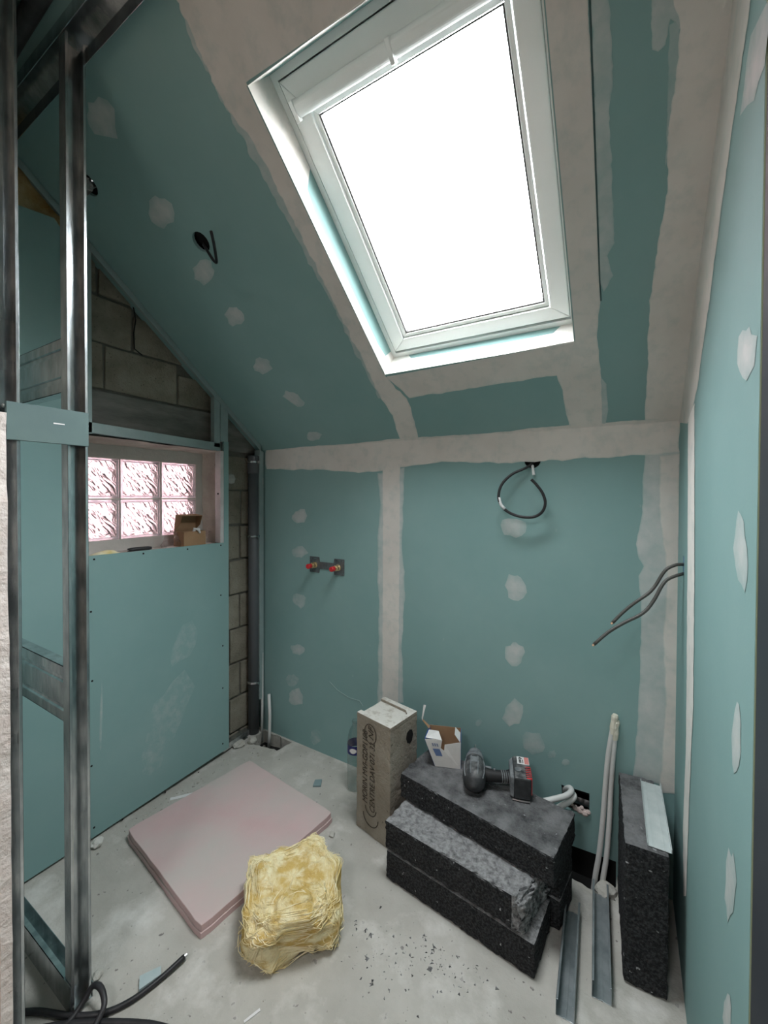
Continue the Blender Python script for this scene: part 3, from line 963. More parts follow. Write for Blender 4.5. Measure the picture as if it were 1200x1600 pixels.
# plastered hall face of the partition, its ragged edge in view
ed = [(0.0, 0.0)]
rb = MB()
n = 40
L_, Rr = [], []
for i in range(n + 1):
    z = 1.60 * i / n
    e = 0.006 * noise.noise(Vector((z * 9, 1.3, 0))) + 0.004 * noise.noise(Vector((z * 31, 2, 0)))
    L_.append((-1.05 + 0, z))
    Rr.append((e + 0.090 - (0.006 if z > 1.1 else 0), z))
rb.prism([(-1.0, 0.0)] + Rr + [(-1.0, 1.60)], lambda u, v, w: Vector((u, -0.17 + w, v)), 0.0, 0.0205)
obj('plaster_facing', rb, M_PAPER, pf, label='rough pinkish plaster edge beside the nearest stud')
b = MB().box((-1.0, -0.168, 1.60), (-0.02, -0.150, 2.75))
obj('upper_facing', b, M_HALL, pf)

# dark insulated hose lying between the two head tracks
hp = [Vector((-1.85, 0.46, zs(.46) - .045)), Vector((-1.6, 0.455, zs(.455) - .05)), Vector((-1.45, 0.45, zs(.45) - .05)), Vector((-1.2, 0.445, zs(.445) - .045)), Vector((-0.9, 0.44, zs(.44) - .04))]
hose = thing('insulated_hose', 'black insulated hose between the ceiling tracks, top left corner', 'hose', hp[0])
obj('hose_jacket', MB().tube([q - hp[0] for q in hp], 0.021, 12), M_HOSE, hose, smooth=True)
obj('hose_collar', MB().tube([hp[1] - hp[0] + Vector((-.04, 0, 0)), hp[1] - hp[0] + Vector((.07, -.002, 0))], 0.0235, 12), mat('grey_foam', (0.2, 0.2, 0.19), rough=0.9), hose, smooth=True)

# ------------------------------------------------------------------ services in the left corner
pp = thing('waste_pipe', 'dark grey plastic waste pipe standing in the left corner gap', 'pipe', (-1.905, 1.654, -0.06))
obj('pipe', MB().lathe([(0.031, 0.0), (0.031, 1.66)], 18), M_PIPE, pp, smooth=True)
obj('socket', MB().lathe([(0.031, 1.60), (0.0345, 1.605), (0.0345, 1.70), (0.031, 1.705)], 18), M_PIPE, pp, smooth=True)
for z in (1.66, 1.225, 0.36):
    obj('pipe_clip', MB().lathe([(0.0325, z), (0.0355, z + .002), (0.0355, z + .012), (0.0325, z + .014)], 16).box((0.026, -.008, z), (0.044, .008, z + .014)), M_GALV, pp)
tp = thing('water_pipe', 'thin white water pipe beside the grey waste pipe', 'pipe', (-1.875, 1.692, -0.06))
a0 = tp.location
obj('pipe', MB().tube([Vector(x) for x in ((0.01, -.012, 0), (0.003, -.002, .2), (0, 0, .5), (-.002, 0, 1.0), (0.0, 0, 1.575))], 0.0075, 10), M_WPIPE, tp, smooth=True)
obj('pipe_end', MB().lathe([(0.006, 1.575), (0.006, 1.60)], 10), M_COPPER, tp)
pb2 = thing('conduit_tail', 'short grey conduit tail curving up by the left corner', 'conduit', (-1.79, 1.685, -0.06))
obj('tube', MB().tube([Vector(x) for x in ((0, -.02, 0), (0, -.015, .08), (-.004, -.008, .18), (-.02, 0.0, .30))], 0.009, 10), M_WPIPE, pb2, smooth=True)

# ------------------------------------------------------------------ things on the back wall
oc = bk(511, 884)
out = thing('outlet_plate', 'zinc mounting plate with two red capped brass water outlets on the back wall', 'plumbing', (oc.x, YB, oc.z))
pl = MB()
tz = lambda u, v, w: Vector((u, -w, v))
W2, H2 = 0.118, 0.043
poly = [(-W2, -H2), (-W2 + .066, -H2), (-W2 + .070, -.020), (W2 - .070, -.020), (W2 - .066, -H2), (W2, -H2), (W2, H2), (W2 - .066, H2), (W2 - .070, .018), (-W2 + .070, .018), (-W2 + .066, H2), (-W2, H2)]
hls = [circle(-W2 + .010, H2 - .010, .0035, 8), circle(-W2 + .010, -H2 + .010, .0035, 8), circle(W2 - .010, H2 - .010, .0035, 8), circle(W2 - .010, -H2 + .010, .0035, 8), circle(0, 0, .004, 8),
       [(-W2 + .024, H2 - .012), (-W2 + .046, H2 - .012), (-W2 + .046, H2 - .007), (-W2 + .024, H2 - .007)], [(W2 - .046, H2 - .012), (W2 - .024, H2 - .012), (W2 - .024, H2 - .007), (W2 - .046, H2 - .007)]]
slab(pl, poly, hls, lambda u, v, w: Vector((u, -0.004 + w, v)), 0.0025)
obj('plate', pl, M_PLATE, out)
for sx in (-1, 1):
    Mx = Matrix.Translation((sx * 0.080, -0.004, -0.002)) @ Matrix.Rotation(math.pi / 2, 4, 'X')
    f_ = obj('fitting', MB().lathe([(.017, 0), (.017, .006), (.013, .008), (.013, .016), (.0155, .018), (.0155, .026), (.011, .028), (.011, .046)], 12, Mx), M_BRASS, out)
    obj('cap', MB().lathe([(.0125, .038), (.0135, .040), (.0135, .060), (.0115, .063)], 12, Mx), M_RED, f_)

# cable loop hanging from the round hole near the eave
lp = [(834, 722), (822, 731), (800, 741), (784, 757), (779, 775), (783, 789), (794, 800), (812, 807), (832, 808), (846, 801), (852, 787), (848, 771), (838, 757), (830, 749)]
dp = [-.02, .02, .035, .05, .06, .065, .06, .055, .05, .05, .055, .06, .065, .07]


def smooth_path(P, k=4):
    o = []
    for i in range(len(P) - 1):
        p0, p1, p2, p3 = P[max(i - 1, 0)], P[i], P[i + 1], P[min(i + 2, len(P) - 1)]
        for j in range(k):
            t = j / k
            o.append(0.5 * ((2 * p1) + (p2 - p0) * t + (2 * p0 - 5 * p1 + 4 * p2 - p3) * t * t + (3 * p1 - p0 - 3 * p2 + p3) * t ** 3))
    o.append(P[-1])
    return o


P_ = smooth_path([bk(x, y, d) for (x, y), d in zip(lp, dp)])
o0 = Vector((hb.x, YB, hb.z))
cl = thing('cable_loop', 'black cable looping out of the round hole below the ceiling', 'cable', o0)
obj('cable', MB().tube([q - o0 for q in P_], 0.0058, 8), M_CABLE, cl, smooth=True)
mk = smooth_path([bk(x, y, d) for (x, y), d in zip(lp, dp)][4:7])
obj('white_mark', MB().tube([q - o0 for q in mk[1:7]], 0.0063, 8), M_WTAPE, cl, smooth=True)
tl = [bk(x, y, d) - o0 for x, y, d in [(832, 728, .0), (833, 734, .02), (834, 742, .025)]]
obj('tape_tail', MB().tube(tl, [.006, .005, .006], 6), M_WTAPE, cl)
b = MB()
b.lathe([(0.0335, 0.0), (0.0335, 0.045)], 16, Matrix.Rotation(-math.pi / 2, 4, 'X'), cap=False)
obj('hole_shade_sleeve', b, M_DARK, cl)  # black tube put in for the shade inside the hole
b = MB().lathe([(0.0, 0.028), (0.03, 0.028), (0.03, 0.034), (0.0, 0.034)], 16, Matrix.Rotation(-math.pi / 2, 4, 'X'))
obj('hole_shade_disc', b, M_DARK, cl)  # black disc behind it, closing the cavity with painted shade

# two cables out of the right wall
cab = []
for nm_, pts, lab in (('cable', [(1069, 882, -.02), (1062, 882, .0), (1055, 883, .005), (1042, 889, .01), (1033, 900, .015), (1024, 915, .02), (1012, 928, .03), (990, 943, .04), (972, 958, .05), (957, 973, .06)], 'upper of two grey-black cables sticking out of the right wall'),
                      ('cable', [(1069, 896, -.02), (1062, 898, .005), (1055, 900, .012), (1042, 906, .02), (1033, 917, .03), (1024, 934, .04), (1012, 951, .05), (998, 962, .06), (975, 973, .07), (950, 988, .085), (928, 1007, .10)], 'lower, longer of two grey-black cables sticking out of the right wall')):
    P = smooth_path([U(x, y, (0, 1, 0), 1.537 - o) for x, y, o in pts], 3)
    c = thing(nm_, lab, 'cable', P[0], group='cables from the right wall')
    obj('sheath', MB().tube([q - P[0] for q in P], 0.0052, 8), mat('grey_black_cable', (0.055, 0.055, 0.05), (0.07, 0.07, 0.065), 20, 0.45), c, smooth=True)
    d = (P[-1] - P[-2]).normalized()
    obj('bare_end', MB().tube([P[-1] - P[0], P[-1] - P[0] + d * 0.006], 0.0035, 6), M_COPPER, c)
b = MB().box((XR + .002, rs.y - .01, rs.z - .028), (XR + .03, rs.y + .018, rs.z + .028))
obj('cable_slot_sleeve', b, M_BLUE, wall_right)

# cable and hole in the sloping ceiling
hc = thing('ceiling_cable', 'short black cable hanging from the round hole in the sloping ceiling', 'cable', hole_c)
P = smooth_path([sl(x, y, d) for x, y, d in [(318, 382, -.01), (326, 395, .03), (333, 406, .05), (338, 410, .06), (337, 398, .075), (334, 380, .09), (330, 362, .10)]], 3)
obj('cable', MB().tube([q - hole_c for q in P], 0.0052, 8), M_CABLE, hc, smooth=True)
NM = NS.to_track_quat('Z', 'Y').to_matrix().to_4x4()
for nm_, c, par in (('hole_shade_disc', Vector((0, 0, 0)), hc),):
    obj(nm_, MB().lathe([(0.0, 0.03), (0.04, 0.03), (0.04, 0.035), (0, 0.035)], 16, NM), M_DARK, par)  # black disc stands in for the dark cavity above
fo = thing('foil_tail', 'crumpled shiny foil poking out of the ceiling hole beside the stud', 'foil', hole_l)
b = MB()
rnd = random.Random(3)
for k in range(7):
    a = Vector((rnd.uniform(-.02, .02), rnd.uniform(-.015, .015), .02))
    P = [a + Vector((rnd.uniform(-.008, .008) * j, rnd.uniform(-.006, .006) * j, -.014 * j)) for j in range(5)]
    b.tube([NM.to_3x3() @ q for q in P], [.004, .008, .006, .008, .003], 5)
obj('crumpled_foil', b, mat('foil', (0.5, 0.5, 0.48), rough=0.3, metal=0.8), fo)
obj('hole_shade_disc', MB().lathe([(0.0, 0.03), (0.04, 0.03), (0.04, 0.035), (0, 0.035)], 16, NM), M_DARK, fo)  # dark disc closes the hole, shade put in as colour

# ------------------------------------------------------------------ conduits by the right corner and in the wall opening
c0 = Vector((-0.075, 1.66, -0.05))
cn = thing('conduit_pair', 'pair of white conduits rising from the floor chase, taped at the top', 'conduit', c0)
pa_ = [(-0.092, 1.655, -0.05), (-0.085, 1.655, 0.02), (-0.074, 1.660, 0.10), (-0.064, 1.675, 0.22), (-0.058, 1.688, 0.33), (-0.050, 1.694, 0.45), (-0.040, 1.696, 0.53), (-0.033, 1.696, 0.575)]
pb_ = [(-0.066, 1.655, -0.05), (-0.060, 1.655, 0.02), (-0.050, 1.662, 0.10), (-0.043, 1.680, 0.22), (-0.040, 1.694, 0.33), (-0.036, 1.698, 0.42), (-0.031, 1.699, 0.50), (-0.028, 1.698, 0.555)]
for P in (pa_, pb_):
    obj('tube', MB().tube([q - c0 for q in smooth_path([Vector(x) for x in P], 4)], 0.0092, 10), M_WPIPE, cn, smooth=True)
for P, e in ((pa_, .605), (pb_, .575)):
    q = Vector(P[-1]) - c0
    obj('taped_end', MB().tube([q + Vector((-.002, 0, -.035)), q + Vector((0, 0, -.01)), q + Vector((.001, 0, .012)), q + Vector((.004, 0, .03)), q + Vector((.005, 0, .038))], [.0110, .0130, .0105, .0120, .009], 8), M_TAPE, cn)
for nm_, lab, pts in (('conduit', 'upper white conduit looping out of the low wall opening onto the black block', [(878, 1236, -.04), (889, 1231, .02), (893, 1236, .05), (885, 1243, .08), (868, 1248, .11), (850, 1252, .13)]),
                      ('conduit', 'lower white conduit looping out of the low wall opening behind the black block', [(882, 1240, -.04), (893, 1239, .02), (897, 1245, .05), (888, 1253, .07), (876, 1260, .085), (862, 1268, .09)])):
    P = smooth_path([bk(*x) for x in pts], 4)
    c = tag(obj(nm_, MB().tube([q for q in P], 0.0105, 10), M_WPIPE, smooth=True), lab, 'conduit', 'conduits in the wall opening')
b = MB()
for x, y, r in [(893, 1256, .008), (899, 1262, .011), (906, 1266, .013), (914, 1270, .014), (919, 1269, .010), (909, 1262, .008)]:
    b.lathe([(0, -r), (r * .8, -r * .5), (r, 0), (r * .7, r * .6), (0, r * .8)], 7, Matrix.Translation(bk(x, y, .001)))
obj('torn_paper_edge', b, mat('torn_paper', (0.6, 0.5, 0.47), rough=0.9), wall_back)

# ------------------------------------------------------------------ blocks
GN = [0]


def rough_block(name, L, D, H, parent, m=M_BLACKB, amp=0.004, chip=None, nx=46, ny=18, nz=11, rnd_=0.008, seed=0):
    """a gritty block, base at z = 0, centred in x and y"""
    bm = bmesh.new()
    bmesh.ops.create_cube(bm, size=1.0)
    bm.verts.ensure_lookup_table()

    def cutaxis(ax, k):
        es = [e for e in bm.edges if abs((e.verts[0].co - e.verts[1].co)[ax]) > 0.5 and sum(abs((e.verts[0].co - e.verts[1].co)[i]) < 1e-5 for i in range(3)) == 2]
        bmesh.ops.subdivide_edges(bm, edges=es, cuts=k, use_grid_fill=True)
    for ax, k in ((0, nx), (1, ny), (2, nz)):
        n0 = Vector((0, 0, 0))
        for i in range(1, k):
            c = -0.5 + i / k
            pn = [0, 0, 0]
            pn[ax] = 1
            pc = [0, 0, 0]
            pc[ax] = c
            bmesh.ops.bisect_plane(bm, geom=bm.verts[:] + bm.edges[:] + bm.faces[:], plane_co=pc, plane_no=pn)
    for v in bm.verts:
        p = Vector((v.co.x * L, v.co.y * D, (v.co.z + 0.5) * H))
        # rounded, worn arrises
        q = Vector((max(-L / 2 + rnd_, min(L / 2 - rnd_, p.x)), max(-D / 2 + rnd_, min(D / 2 - rnd_, p.y)), max(rnd_, min(H - rnd_, p.z))))
        d = p - q
        if d.length > rnd_:
            d = d.normalized() * rnd_
        p = q + d
        nrm = d.normalized() if d.length > 1e-6 else Vector((0, 0, 0))
        e = noise.noise(p * 30 + Vector((seed * 5, 0, 0))) * 0.5 + noise.noise(p * 110 + Vector((0, seed, 0))) * 0.7
        edge = 1.0 + 0.9 * (1 if sum(abs(c) > 1e-4 for c in d) >= 2 else 0)
        p = p + nrm * e * amp * edge - nrm * amp * 0.7
        if chip:
            p = chip(p, L, D, H)
        p.z = max(p.z, 0.0)
        v.co = p
    me = bpy.data.meshes.new(name)
    bm.to_mesh(me)
    bm.free()
    me.materials.append(m)
    o = bpy.data.objects.new(name, me)
    COL.objects.link(o)
    if parent:
        o.parent = parent
    return o


def put(o, x, y, z, rz):
    o.location = (x, y, z)
    o.rotation_euler = (0, 0, rz)
    return o


aA, aC = math.atan2(-0.055, 0.555), math.atan2(-0.096, 0.6)
grp = 'black cinder blocks stacked by the wall'


def chip_right(p, L, D, H):
    # the near right end is broken off
    s_ = (p.x - (L / 2 - 0.050)) + 0.25 * (-p.y - D / 2 + 0.07)
    if s_ > 0:
        e = 0.012 * noise.noise(p * 70) + 0.012 * noise.noise(p * 28)
        p = Vector((p.x - s_ * 0.50 + e, p.y + e, p.z - (s_ * 0.25 if p.z > H * .5 else 0) + e * .7))
    return p


DA = 0.175


def place_row(fx0, fy0, ang, L, D):
    """front-left top corner to the centre"""
    u = Vector((math.cos(ang), math.sin(ang)))
    v = Vector((-math.sin(ang), math.cos(ang)))
    return Vector((fx0, fy0)) + u * L / 2 + v * D / 2


cA = place_row(-0.762, 1.268, aA, 0.545, DA)
b1 = tag(put(rough_block('cinder_block', 0.545, DA, 0.108, None, seed=1, amp=.003), cA.x + .004, cA.y, 0.0, aA), 'black cinder block on the floor, bottom front of the stack', 'block', grp)
b2 = tag(put(rough_block('cinder_block', 0.55, DA, 0.108, None, seed=2, chip=chip_right, amp=.004), cA.x + .002, cA.y, 0.1085, aA), 'black cinder block with a broken right end, upper front of the stack', 'block', grp)
b2.data.materials.append(M_BLACKR)
for p in b2.data.polygons:
    c = p.center
    if c.x > 0.215 - 0.25 * (-c.y - DA / 2 + .07) and p.normal.z < 0.75:
        p.material_index = 1
cC = place_row(-0.770, 1.392, aC, 0.60, 0.24)
cB = place_row(-0.745, 1.452, aA, 0.565, 0.18)
uC = Vector((math.cos(aC), math.sin(aC)))
vC = Vector((-math.sin(aC), math.cos(aC)))
cB = cC + vC * 0.045
for k in range(2):
    tag(put(rough_block('cinder_block', 0.585, 0.145, 0.105, None, seed=5 + k, nx=30, ny=8, nz=6, amp=.003), cB.x, cB.y, 0.106 * k, aC),
        ['black cinder block at floor level under the rear of the stack', 'black cinder block in the middle of the rear stack'][k], 'block', grp)
tag(put(rough_block('cinder_block', 0.60, 0.235, 0.100, None, M_BLACKC, seed=4, amp=.0035), cC.x, cC.y, 0.2165, aC), 'black cinder block carrying the drill, top rear of the stack', 'block', grp)

# block standing on edge at the right with a metal strip on top
rbk = thing('cinder_block_on_edge', 'black cinder block standing on edge beside the right wall', 'block', (0.050, 1.520, 0), 0.06)
rb_ = rough_block('block_body', 0.113, 0.345, 0.415, rbk, M_BLACKC, seed=9, nx=10, ny=28, nz=34, amp=.0035)
st = tag(obj('metal_strip', MB().box((0.028, -.150, 0.0), (0.030, .150, .012)).box((-0.028, -.150, 0), (-0.030, .150, .008)).box((-0.03, -.150, 0), (0.03, .150, .0015)).box((.012, -.15, .0015), (.014, .15, .003)).box((-.014, -.15, .0015), (-.016, .15, .003)), M_GALV, bevel=.0004),
         'pale galvanised strip lying on top of the upright black block', 'metal strip')
st.data.materials[0] = mat('pale_zinc', (0.52, 0.58, 0.58), (0.62, 0.67, 0.67), 20, 0.45, metal=0.25)
q0, q1 = fl(1024, 1222, .416), fl(1027, 1336, .416)
st.location = ((q0.x + q1.x) / 2 - .004, (q0.y + q1.y) / 2 + .005, 0.4145)
st.rotation_euler = (0, 0, 0.03)

# pale concrete U-block standing on end, printed on its front
cb = thing('concrete_u_block', 'upright pale concrete U-block with black printing, left of the black blocks', 'block', (-0.877, 1.478, 0), 0)
W_, D_, H_ = 0.192, 0.178, 0.492
rzc = math.atan2(1.385 - 1.421, -0.785 + 0.977)
cb.rotation_euler = (0, 0, rzc)
u2 = [(-W_ / 2, -D_ / 2), (W_ / 2, -D_ / 2), (W_ / 2, D_ / 2), (-W_ / 2, D_ / 2)]
body = rough_block('block_body', W_, D_, H_ - .012, cb, M_CONC, 0.0016, None, 16, 14, 36, .004, 12)
b = MB().prism([(-W_ / 2 + .001, -D_ / 2 + .001), (W_ / 2 - .001, -D_ / 2 + .001), (W_ / 2 - .001, -D_ / 2 + .022), (-W_ / 2 + .001, -D_ / 2 + .026)], lambda u, v, w: Vector((u, v, w)), H_ - .016, H_)
obj('front_lip', b, M_CONC, cb, bevel=.003)
b = MB().prism([(W_ / 2 - .001, D_ / 2 - .001), (-W_ / 2 + .001, D_ / 2 - .001), (-W_ / 2 + .001, D_ / 2 - .024), (W_ / 2 - .045, D_ / 2 - .026), (W_ / 2 - .022, D_ / 2 - .045), (W_ / 2 - .012, -D_ / 2 + .02), (W_ / 2 - .001, -D_ / 2 + .02)], lambda u, v, w: Vector((u, v, w)), H_ - .016, H_ - .001)
obj('rear_lip', b, M_CONC, cb, bevel=.003)
hd = MB().prism(rag([(.022 * math.cos(t * .785), .030 * math.sin(t * .785)) for t in range(8)], .003, .01, True, 5, 40), lambda u, v, w: Vector((W_ / 2 + w, u + .035, v + .405)), -.004, .0008)
obj('hand_hole_shade', hd, M_DARK, cb)  # black plug on the face, drawing the hole's shade as colour


def text_part(name, body_, size, M, m, parent, shear=0.0, ext=0.0004):
    cu = bpy.data.curves.new(name, 'FONT')
    cu.body = body_
    cu.size = size
    cu.shear = shear
    cu.extrude = ext
    t = bpy.data.objects.new(name + '_src', cu)
    COL.objects.link(t)
    dg = bpy.context.evaluated_depsgraph_get()
    me = bpy.data.meshes.new_from_object(t.evaluated_get(dg))
    bpy.data.objects.remove(t)
    me.name = name
    me.transform(M)
    me.materials.clear()
    me.materials.append(m)
    o = bpy.data.objects.new(name, me)
    COL.objects.link(o)
    o.parent = parent
    return o


# text runs upwards on the front face (local -y)
TM = Matrix(((0, -1, 0, 0), (0, 0, -1, 0), (1, 0, 0, 0), (0, 0, 0, 1)))
yf = -D_ / 2 - 0.0006
for s_, x, z, sz in (('MORIN MVI-GDP1108', -0.030, 0.128, 0.0345), ('CENTRE DAV 071 32', 0.012, 0.105, 0.0345)):
    text_part('printed_line', s_, sz, Matrix.Translation((x, yf, z)) @ TM @ Matrix.Diagonal((0.93, 1.15, 1, 1)), M_INK, cb, 0.15)
text_part('certification_mark', 'NF', 0.040, Matrix.Translation((0.004, yf, 0.405)) @ TM, M_INK, cb, 0.3)
el = MB()
n = 28
pts = []
for k in range(n):
    a = 2 * math.pi * k / n
    pts.append(Vector((-0.013 + .033 * math.cos(a), yf, 0.428 + .040 * math.sin(a))))
el.tube(pts + [pts[0]], 0.0016, 5)
obj('certification_ring', el, M_INK, cb)
for x_, z_, r_ in ((-0.010, 0.085, .042), (-0.010, 0.118, .030)):
    a_ = MB().tube([Vector((x_ + r_ * 1.0 * math.cos(t), yf, z_ + r_ * math.sin(t))) for t in [math.pi + i * math.pi / 14 for i in range(15)]], .0018, 5)
    obj('conformity_mark', a_, M_INK, cb)

# ------------------------------------------------------------------ bottle
bo = thing('water_bottle', 'empty clear plastic water bottle with a navy label, left of the concrete block', 'bottle', (-1.122, 1.590, 0))
pr = [(.030, 0), (.036, .006)]
for k in range(8):
    z = .015 + k * .018
    pr += [(.0375, z), (.0375, z + .010), (.0355, z + .014)]
pr += [(.037, .165), (.037, .225), (.036, .235), (.034, .255), (.026, .285), (.016, .303), (.0135, .31), (.0135, .322), (.016, .323), (.016, .326), (.0135, .327), (.0135, .332)]
obj('bottle_body', MB().lathe(pr, 24, cap=False).lathe([(0, .003), (.030, 0.0005)], 24, cap=False), M_PET, bo, smooth=True, fix=False)
lb_ = obj('label', MB().lathe([(.0378, .180), (.0378, .222)], 24, cap=False), M_LABEL, bo, smooth=True, fix=False)
b = MB()
for i in range(7):
    a0_ = -0.95 + i * .13
    rr = .0383
    hh = .012 * math.sin(math.pi * (i + .5) / 7) ** .5
    vs = [Vector((rr * math.cos(a), rr * math.sin(a), .200 + s_ * hh)) for a in (a0_, a0_ + .13) for s_ in (-1, 1)]
    b.add(vs, [(0, 2, 3, 1)])
for v in range(len(b.v)):
    q = Vector(b.v[v])
    b.v[v] = tuple(Matrix.Rotation(-0.75, 3, 'Z') @ q)
obj('label_emblem', b, M_WTAPE, lb_, fix=False)

# ------------------------------------------------------------------ white and blue box on the stack
ZT = 0.3155
bx = thing('small_carton', 'torn open white and blue cardboard box on the rear black block', 'box', (-0.6625, 1.5025, ZT), math.atan2(.035, .095))
CL = (0.0, 0.0)
t = 0.0012


def sheet(name, quad, m, parent, th=0.0012):
    """a thin card panel from an outline of 3-D points"""
    q = [Vector(p) for p in quad]
    nrm = (q[1] - q[0]).cross(q[2] - q[0]).normalized()
    n = len(q)
    ax = nrm.to_track_quat('Z', 'Y').to_matrix()
    p2 = [((ax.transposed() @ (p - q[0])).xy) for p in q]
    tri = tessellate_polygon([[Vector((p.x, p.y, 0)) for p in p2]])
    vs = q + [p + nrm * th for p in q]
    fs = [tuple(t_) for t_ in tri] + [tuple(i + n for i in reversed(t_)) for t_ in tri] + [(i, (i + 1) % n, (i + 1) % n + n, i + n) for i in range(n)]
    return obj(name, MB().add(vs, fs), m, parent)


dp_ = 0.085
sheet('front_panel', [(0, 0, 0), (.102, 0, 0), (.102, 0, .108), (.038, 0, .092), (.036, -.002, .068), (.022, -.003, .078), (.028, -.004, .112), (-.042, -.008, .112)], M_CARDW, bx)
sheet('right_panel', [(.102, 0, 0), (.102, dp_, 0), (.102, dp_, .115), (.102, .004, .108)], M_CARDB, bx)
sheet('back_panel', [(.102, dp_, 0), (-.005, dp_, 0), (-.03, dp_, .118), (.102, dp_, .118)], M_CARD, bx)
sheet('left_panel', [(-.005, dp_, 0), (0, 0, 0), (-.042, -.008, .112), (-.03, dp_, .118)], M_CARDB, bx)
sheet('bottom_panel', [(0, 0, .001), (0, dp_, .001), (.102, dp_, .001), (.102, 0, .001)], M_CARD, bx)
sheet('inner_flap', [(.100, .05, .118), (.100, .012, .100), (.078, .016, .128), (.080, .05, .140)], M_CARDW, bx)
sheet('side_flap', [(-.040, .0, .113), (-.030, .05, .118), (.012, .03, .128), (.026, -.004, .112)], M_CARDW, bx)
sheet('torn_strip', [(-.030, .055, .118), (-.028, .075, .118), (-.062, .075, .148), (-.058, .06, .146)], M_CARD, bx)
sheet('torn_strip', [(-.060, .06, .147), (-.064, .075, .149), (-.056, .080, .205), (-.046, .072, .208)], M_CARDW, bx)
b = MB().hexa([(.004, -.0042, .045), (.030, -.0028, .045), (.030, -.0020, .045), (.004, -.0034, .045)], [(-.010, -.0082, .075), (.018, -.0068, .075), (.018, -.006, .075), (-.010, -.0074, .075)])
obj('blue_code_panel', b, mat('blue_print', (0.14, 0.22, 0.42), rough=0.7), bx)
b = MB()
for k in range(3):
    b.hexa([(-.010 + k * .009, -.0092, .086), (-.004 + k * .009, -.0088, .086), (-.004 + k * .009, -.008, .086), (-.010 + k * .009, -.0084, .086)],
           [(-.014 + k * .009, -.0098, .098), (-.008 + k * .009, -.0094, .098), (-.008 + k * .009, -.0086, .098), (-.014 + k * .009, -.009, .098)])
obj('grey_print', b, M_CARDG, bx)

# ------------------------------------------------------------------ cordless drill lying on its side
dr = thing('cordless_drill', 'dusty black cordless drill with a red marked battery, lying on the black blocks', 'drill', (-0.498, 1.505, ZT), 0.30)
dr.scale = (1.12, 1.1, 1.08)
zc = 0.040
RY = Matrix.Translation((0, 0, zc)) @ Matrix.Rotation(-math.pi / 2, 4, 'X')      # local z of a lathe -> +y
obj('motor_housing', MB().lathe([(.0, -.085), (.022, -.083), (.034, -.070), (.038, -.050), (.039, -.020), (.037, .010), (.034, .030), (.031, .040)], 22, RY), M_DRILL, dr, smooth=True)
obj('gear_collar', MB().lathe([(.030, .040), (.032, .043), (.032, .058), (.028, .062)], 18, RY), M_DRILLG, dr)
ch = obj('chuck', MB().lathe([(.024, .062), (.025, .066), (.025, .084), (.019, .094), (.012, .104), (.008, .108)], 16, RY), M_DRILLG, dr)
obj('bit', MB().lathe([(.0036, .106), (.0036, .128), (.0024, .130), (.0024, .142), (.0005, .146)], 6, RY), M_STEEL, ch)
for a in (0.6, 1.25, 1.9, 2.55):
    P = [Vector((0.0393 * math.cos(a), y, zc + 0.0393 * math.sin(a))) for y in (-.045, -.02, .0)]
    obj('housing_rib', MB().tube([Vector((0.034 * math.cos(a), -.070, zc + .034 * math.sin(a)))] + P + [Vector((0.035 * math.cos(a), .022, zc + .035 * math.sin(a)))], .0022, 6), M_DRILLG, dr)
b = MB().hexa([(-.014, -.018, zc + .0365), (.010, -.018, zc + .0385), (.010, .014, zc + .037), (-.014, .014, zc + .035)], [(-.014, -.018, zc + .0385), (.010, -.018, zc + .0400), (.010, .014, zc + .0385), (-.014, .014, zc + .037)])
obj('name_plate', b, M_DRILLG, dr, bevel=.001)
# grip
gp = [(.025, -.018, zc), (.050, -.020, zc), (.075, -.018, zc), (.100, -.014, zc), (.122, -.010, zc)]
obj('grip', MB().tube([Vector(p) for p in gp], [.024, .0205, .019, .019, .022], 16), M_RUBBER, dr, smooth=True)
for k in range(5):
    x = .088 + k * .007
    obj('grip_ring', MB().tube([Vector((x, -.0165 + k * .001, zc)), Vector((x + .0025, -.016 + k * .001, zc))], .0202, 16), M_DRILLG, dr)
obj('trigger', MB().box((.034, .000, zc - .010), (.058, .016, zc + .010)), M_DRILLG, dr, bevel=.004)
obj('direction_switch', MB().lathe([(0, 0), (.004, .001), (.004, .024), (0, .025)], 8, Matrix.Translation((.066, -.018, zc))), M_DRILLG, dr)
foot = MB().hexa([(.115, -.058, zc - .034), (.128, -.062, zc - .036), (.128, .052, zc - .036), (.115, .040, zc - .034)], [(.115, -.050, zc + .030), (.128, -.062, zc + .034), (.128, .052, zc + .034), (.115, .034, zc + .030)])
obj('battery_foot', foot, M_DRILLG, dr, bevel=.004)
bat = obj('battery', MB().box((.128, -.064, zc - .038), (.182, .054, zc + .036)), M_DRILL, dr, bevel=.006)
obj('red_grip_panel', MB().box((.166, -.060, zc - .02), (.1835, .0, zc + .0372)), M_RED, bat, bevel=.002)
for k in range(6):
    obj('battery_rib', MB().box((.164, -.056 + k * .009, zc + .036), (.182, -.0525 + k * .009, zc + .0388)), M_DRILL, bat)
lbp = obj('battery_label', MB().box((.142, .010, zc + .0355), (.181, .050, zc + .0368)), M_WTAPE, bat)
obj('label_print', MB().box((.148, .016, zc + .0366), (.156, .034, zc + .0374)).box((.159, .016, zc + .0366), (.162, .034, zc + .0374)).prism([(.146, .038), (.160, .038), (.152, .048)], lambda u, v, w: Vector((u, v, w)), zc + .0366, zc + .0374), M_DRILL, lbp)
obj('label_red_field', MB().box((.166, .012, zc + .0366), (.180, .049, zc + .0374)), mat('pale_red_print', (0.6, 0.22, 0.2), rough=0.6), lbp)
obj('battery_latch', MB().lathe([(.0, .036), (.011, .036), (.011, .039), (.008, .040), (0, .040)], 12, Matrix.Translation((.142, -.022, zc))), M_DRILLG, bat)
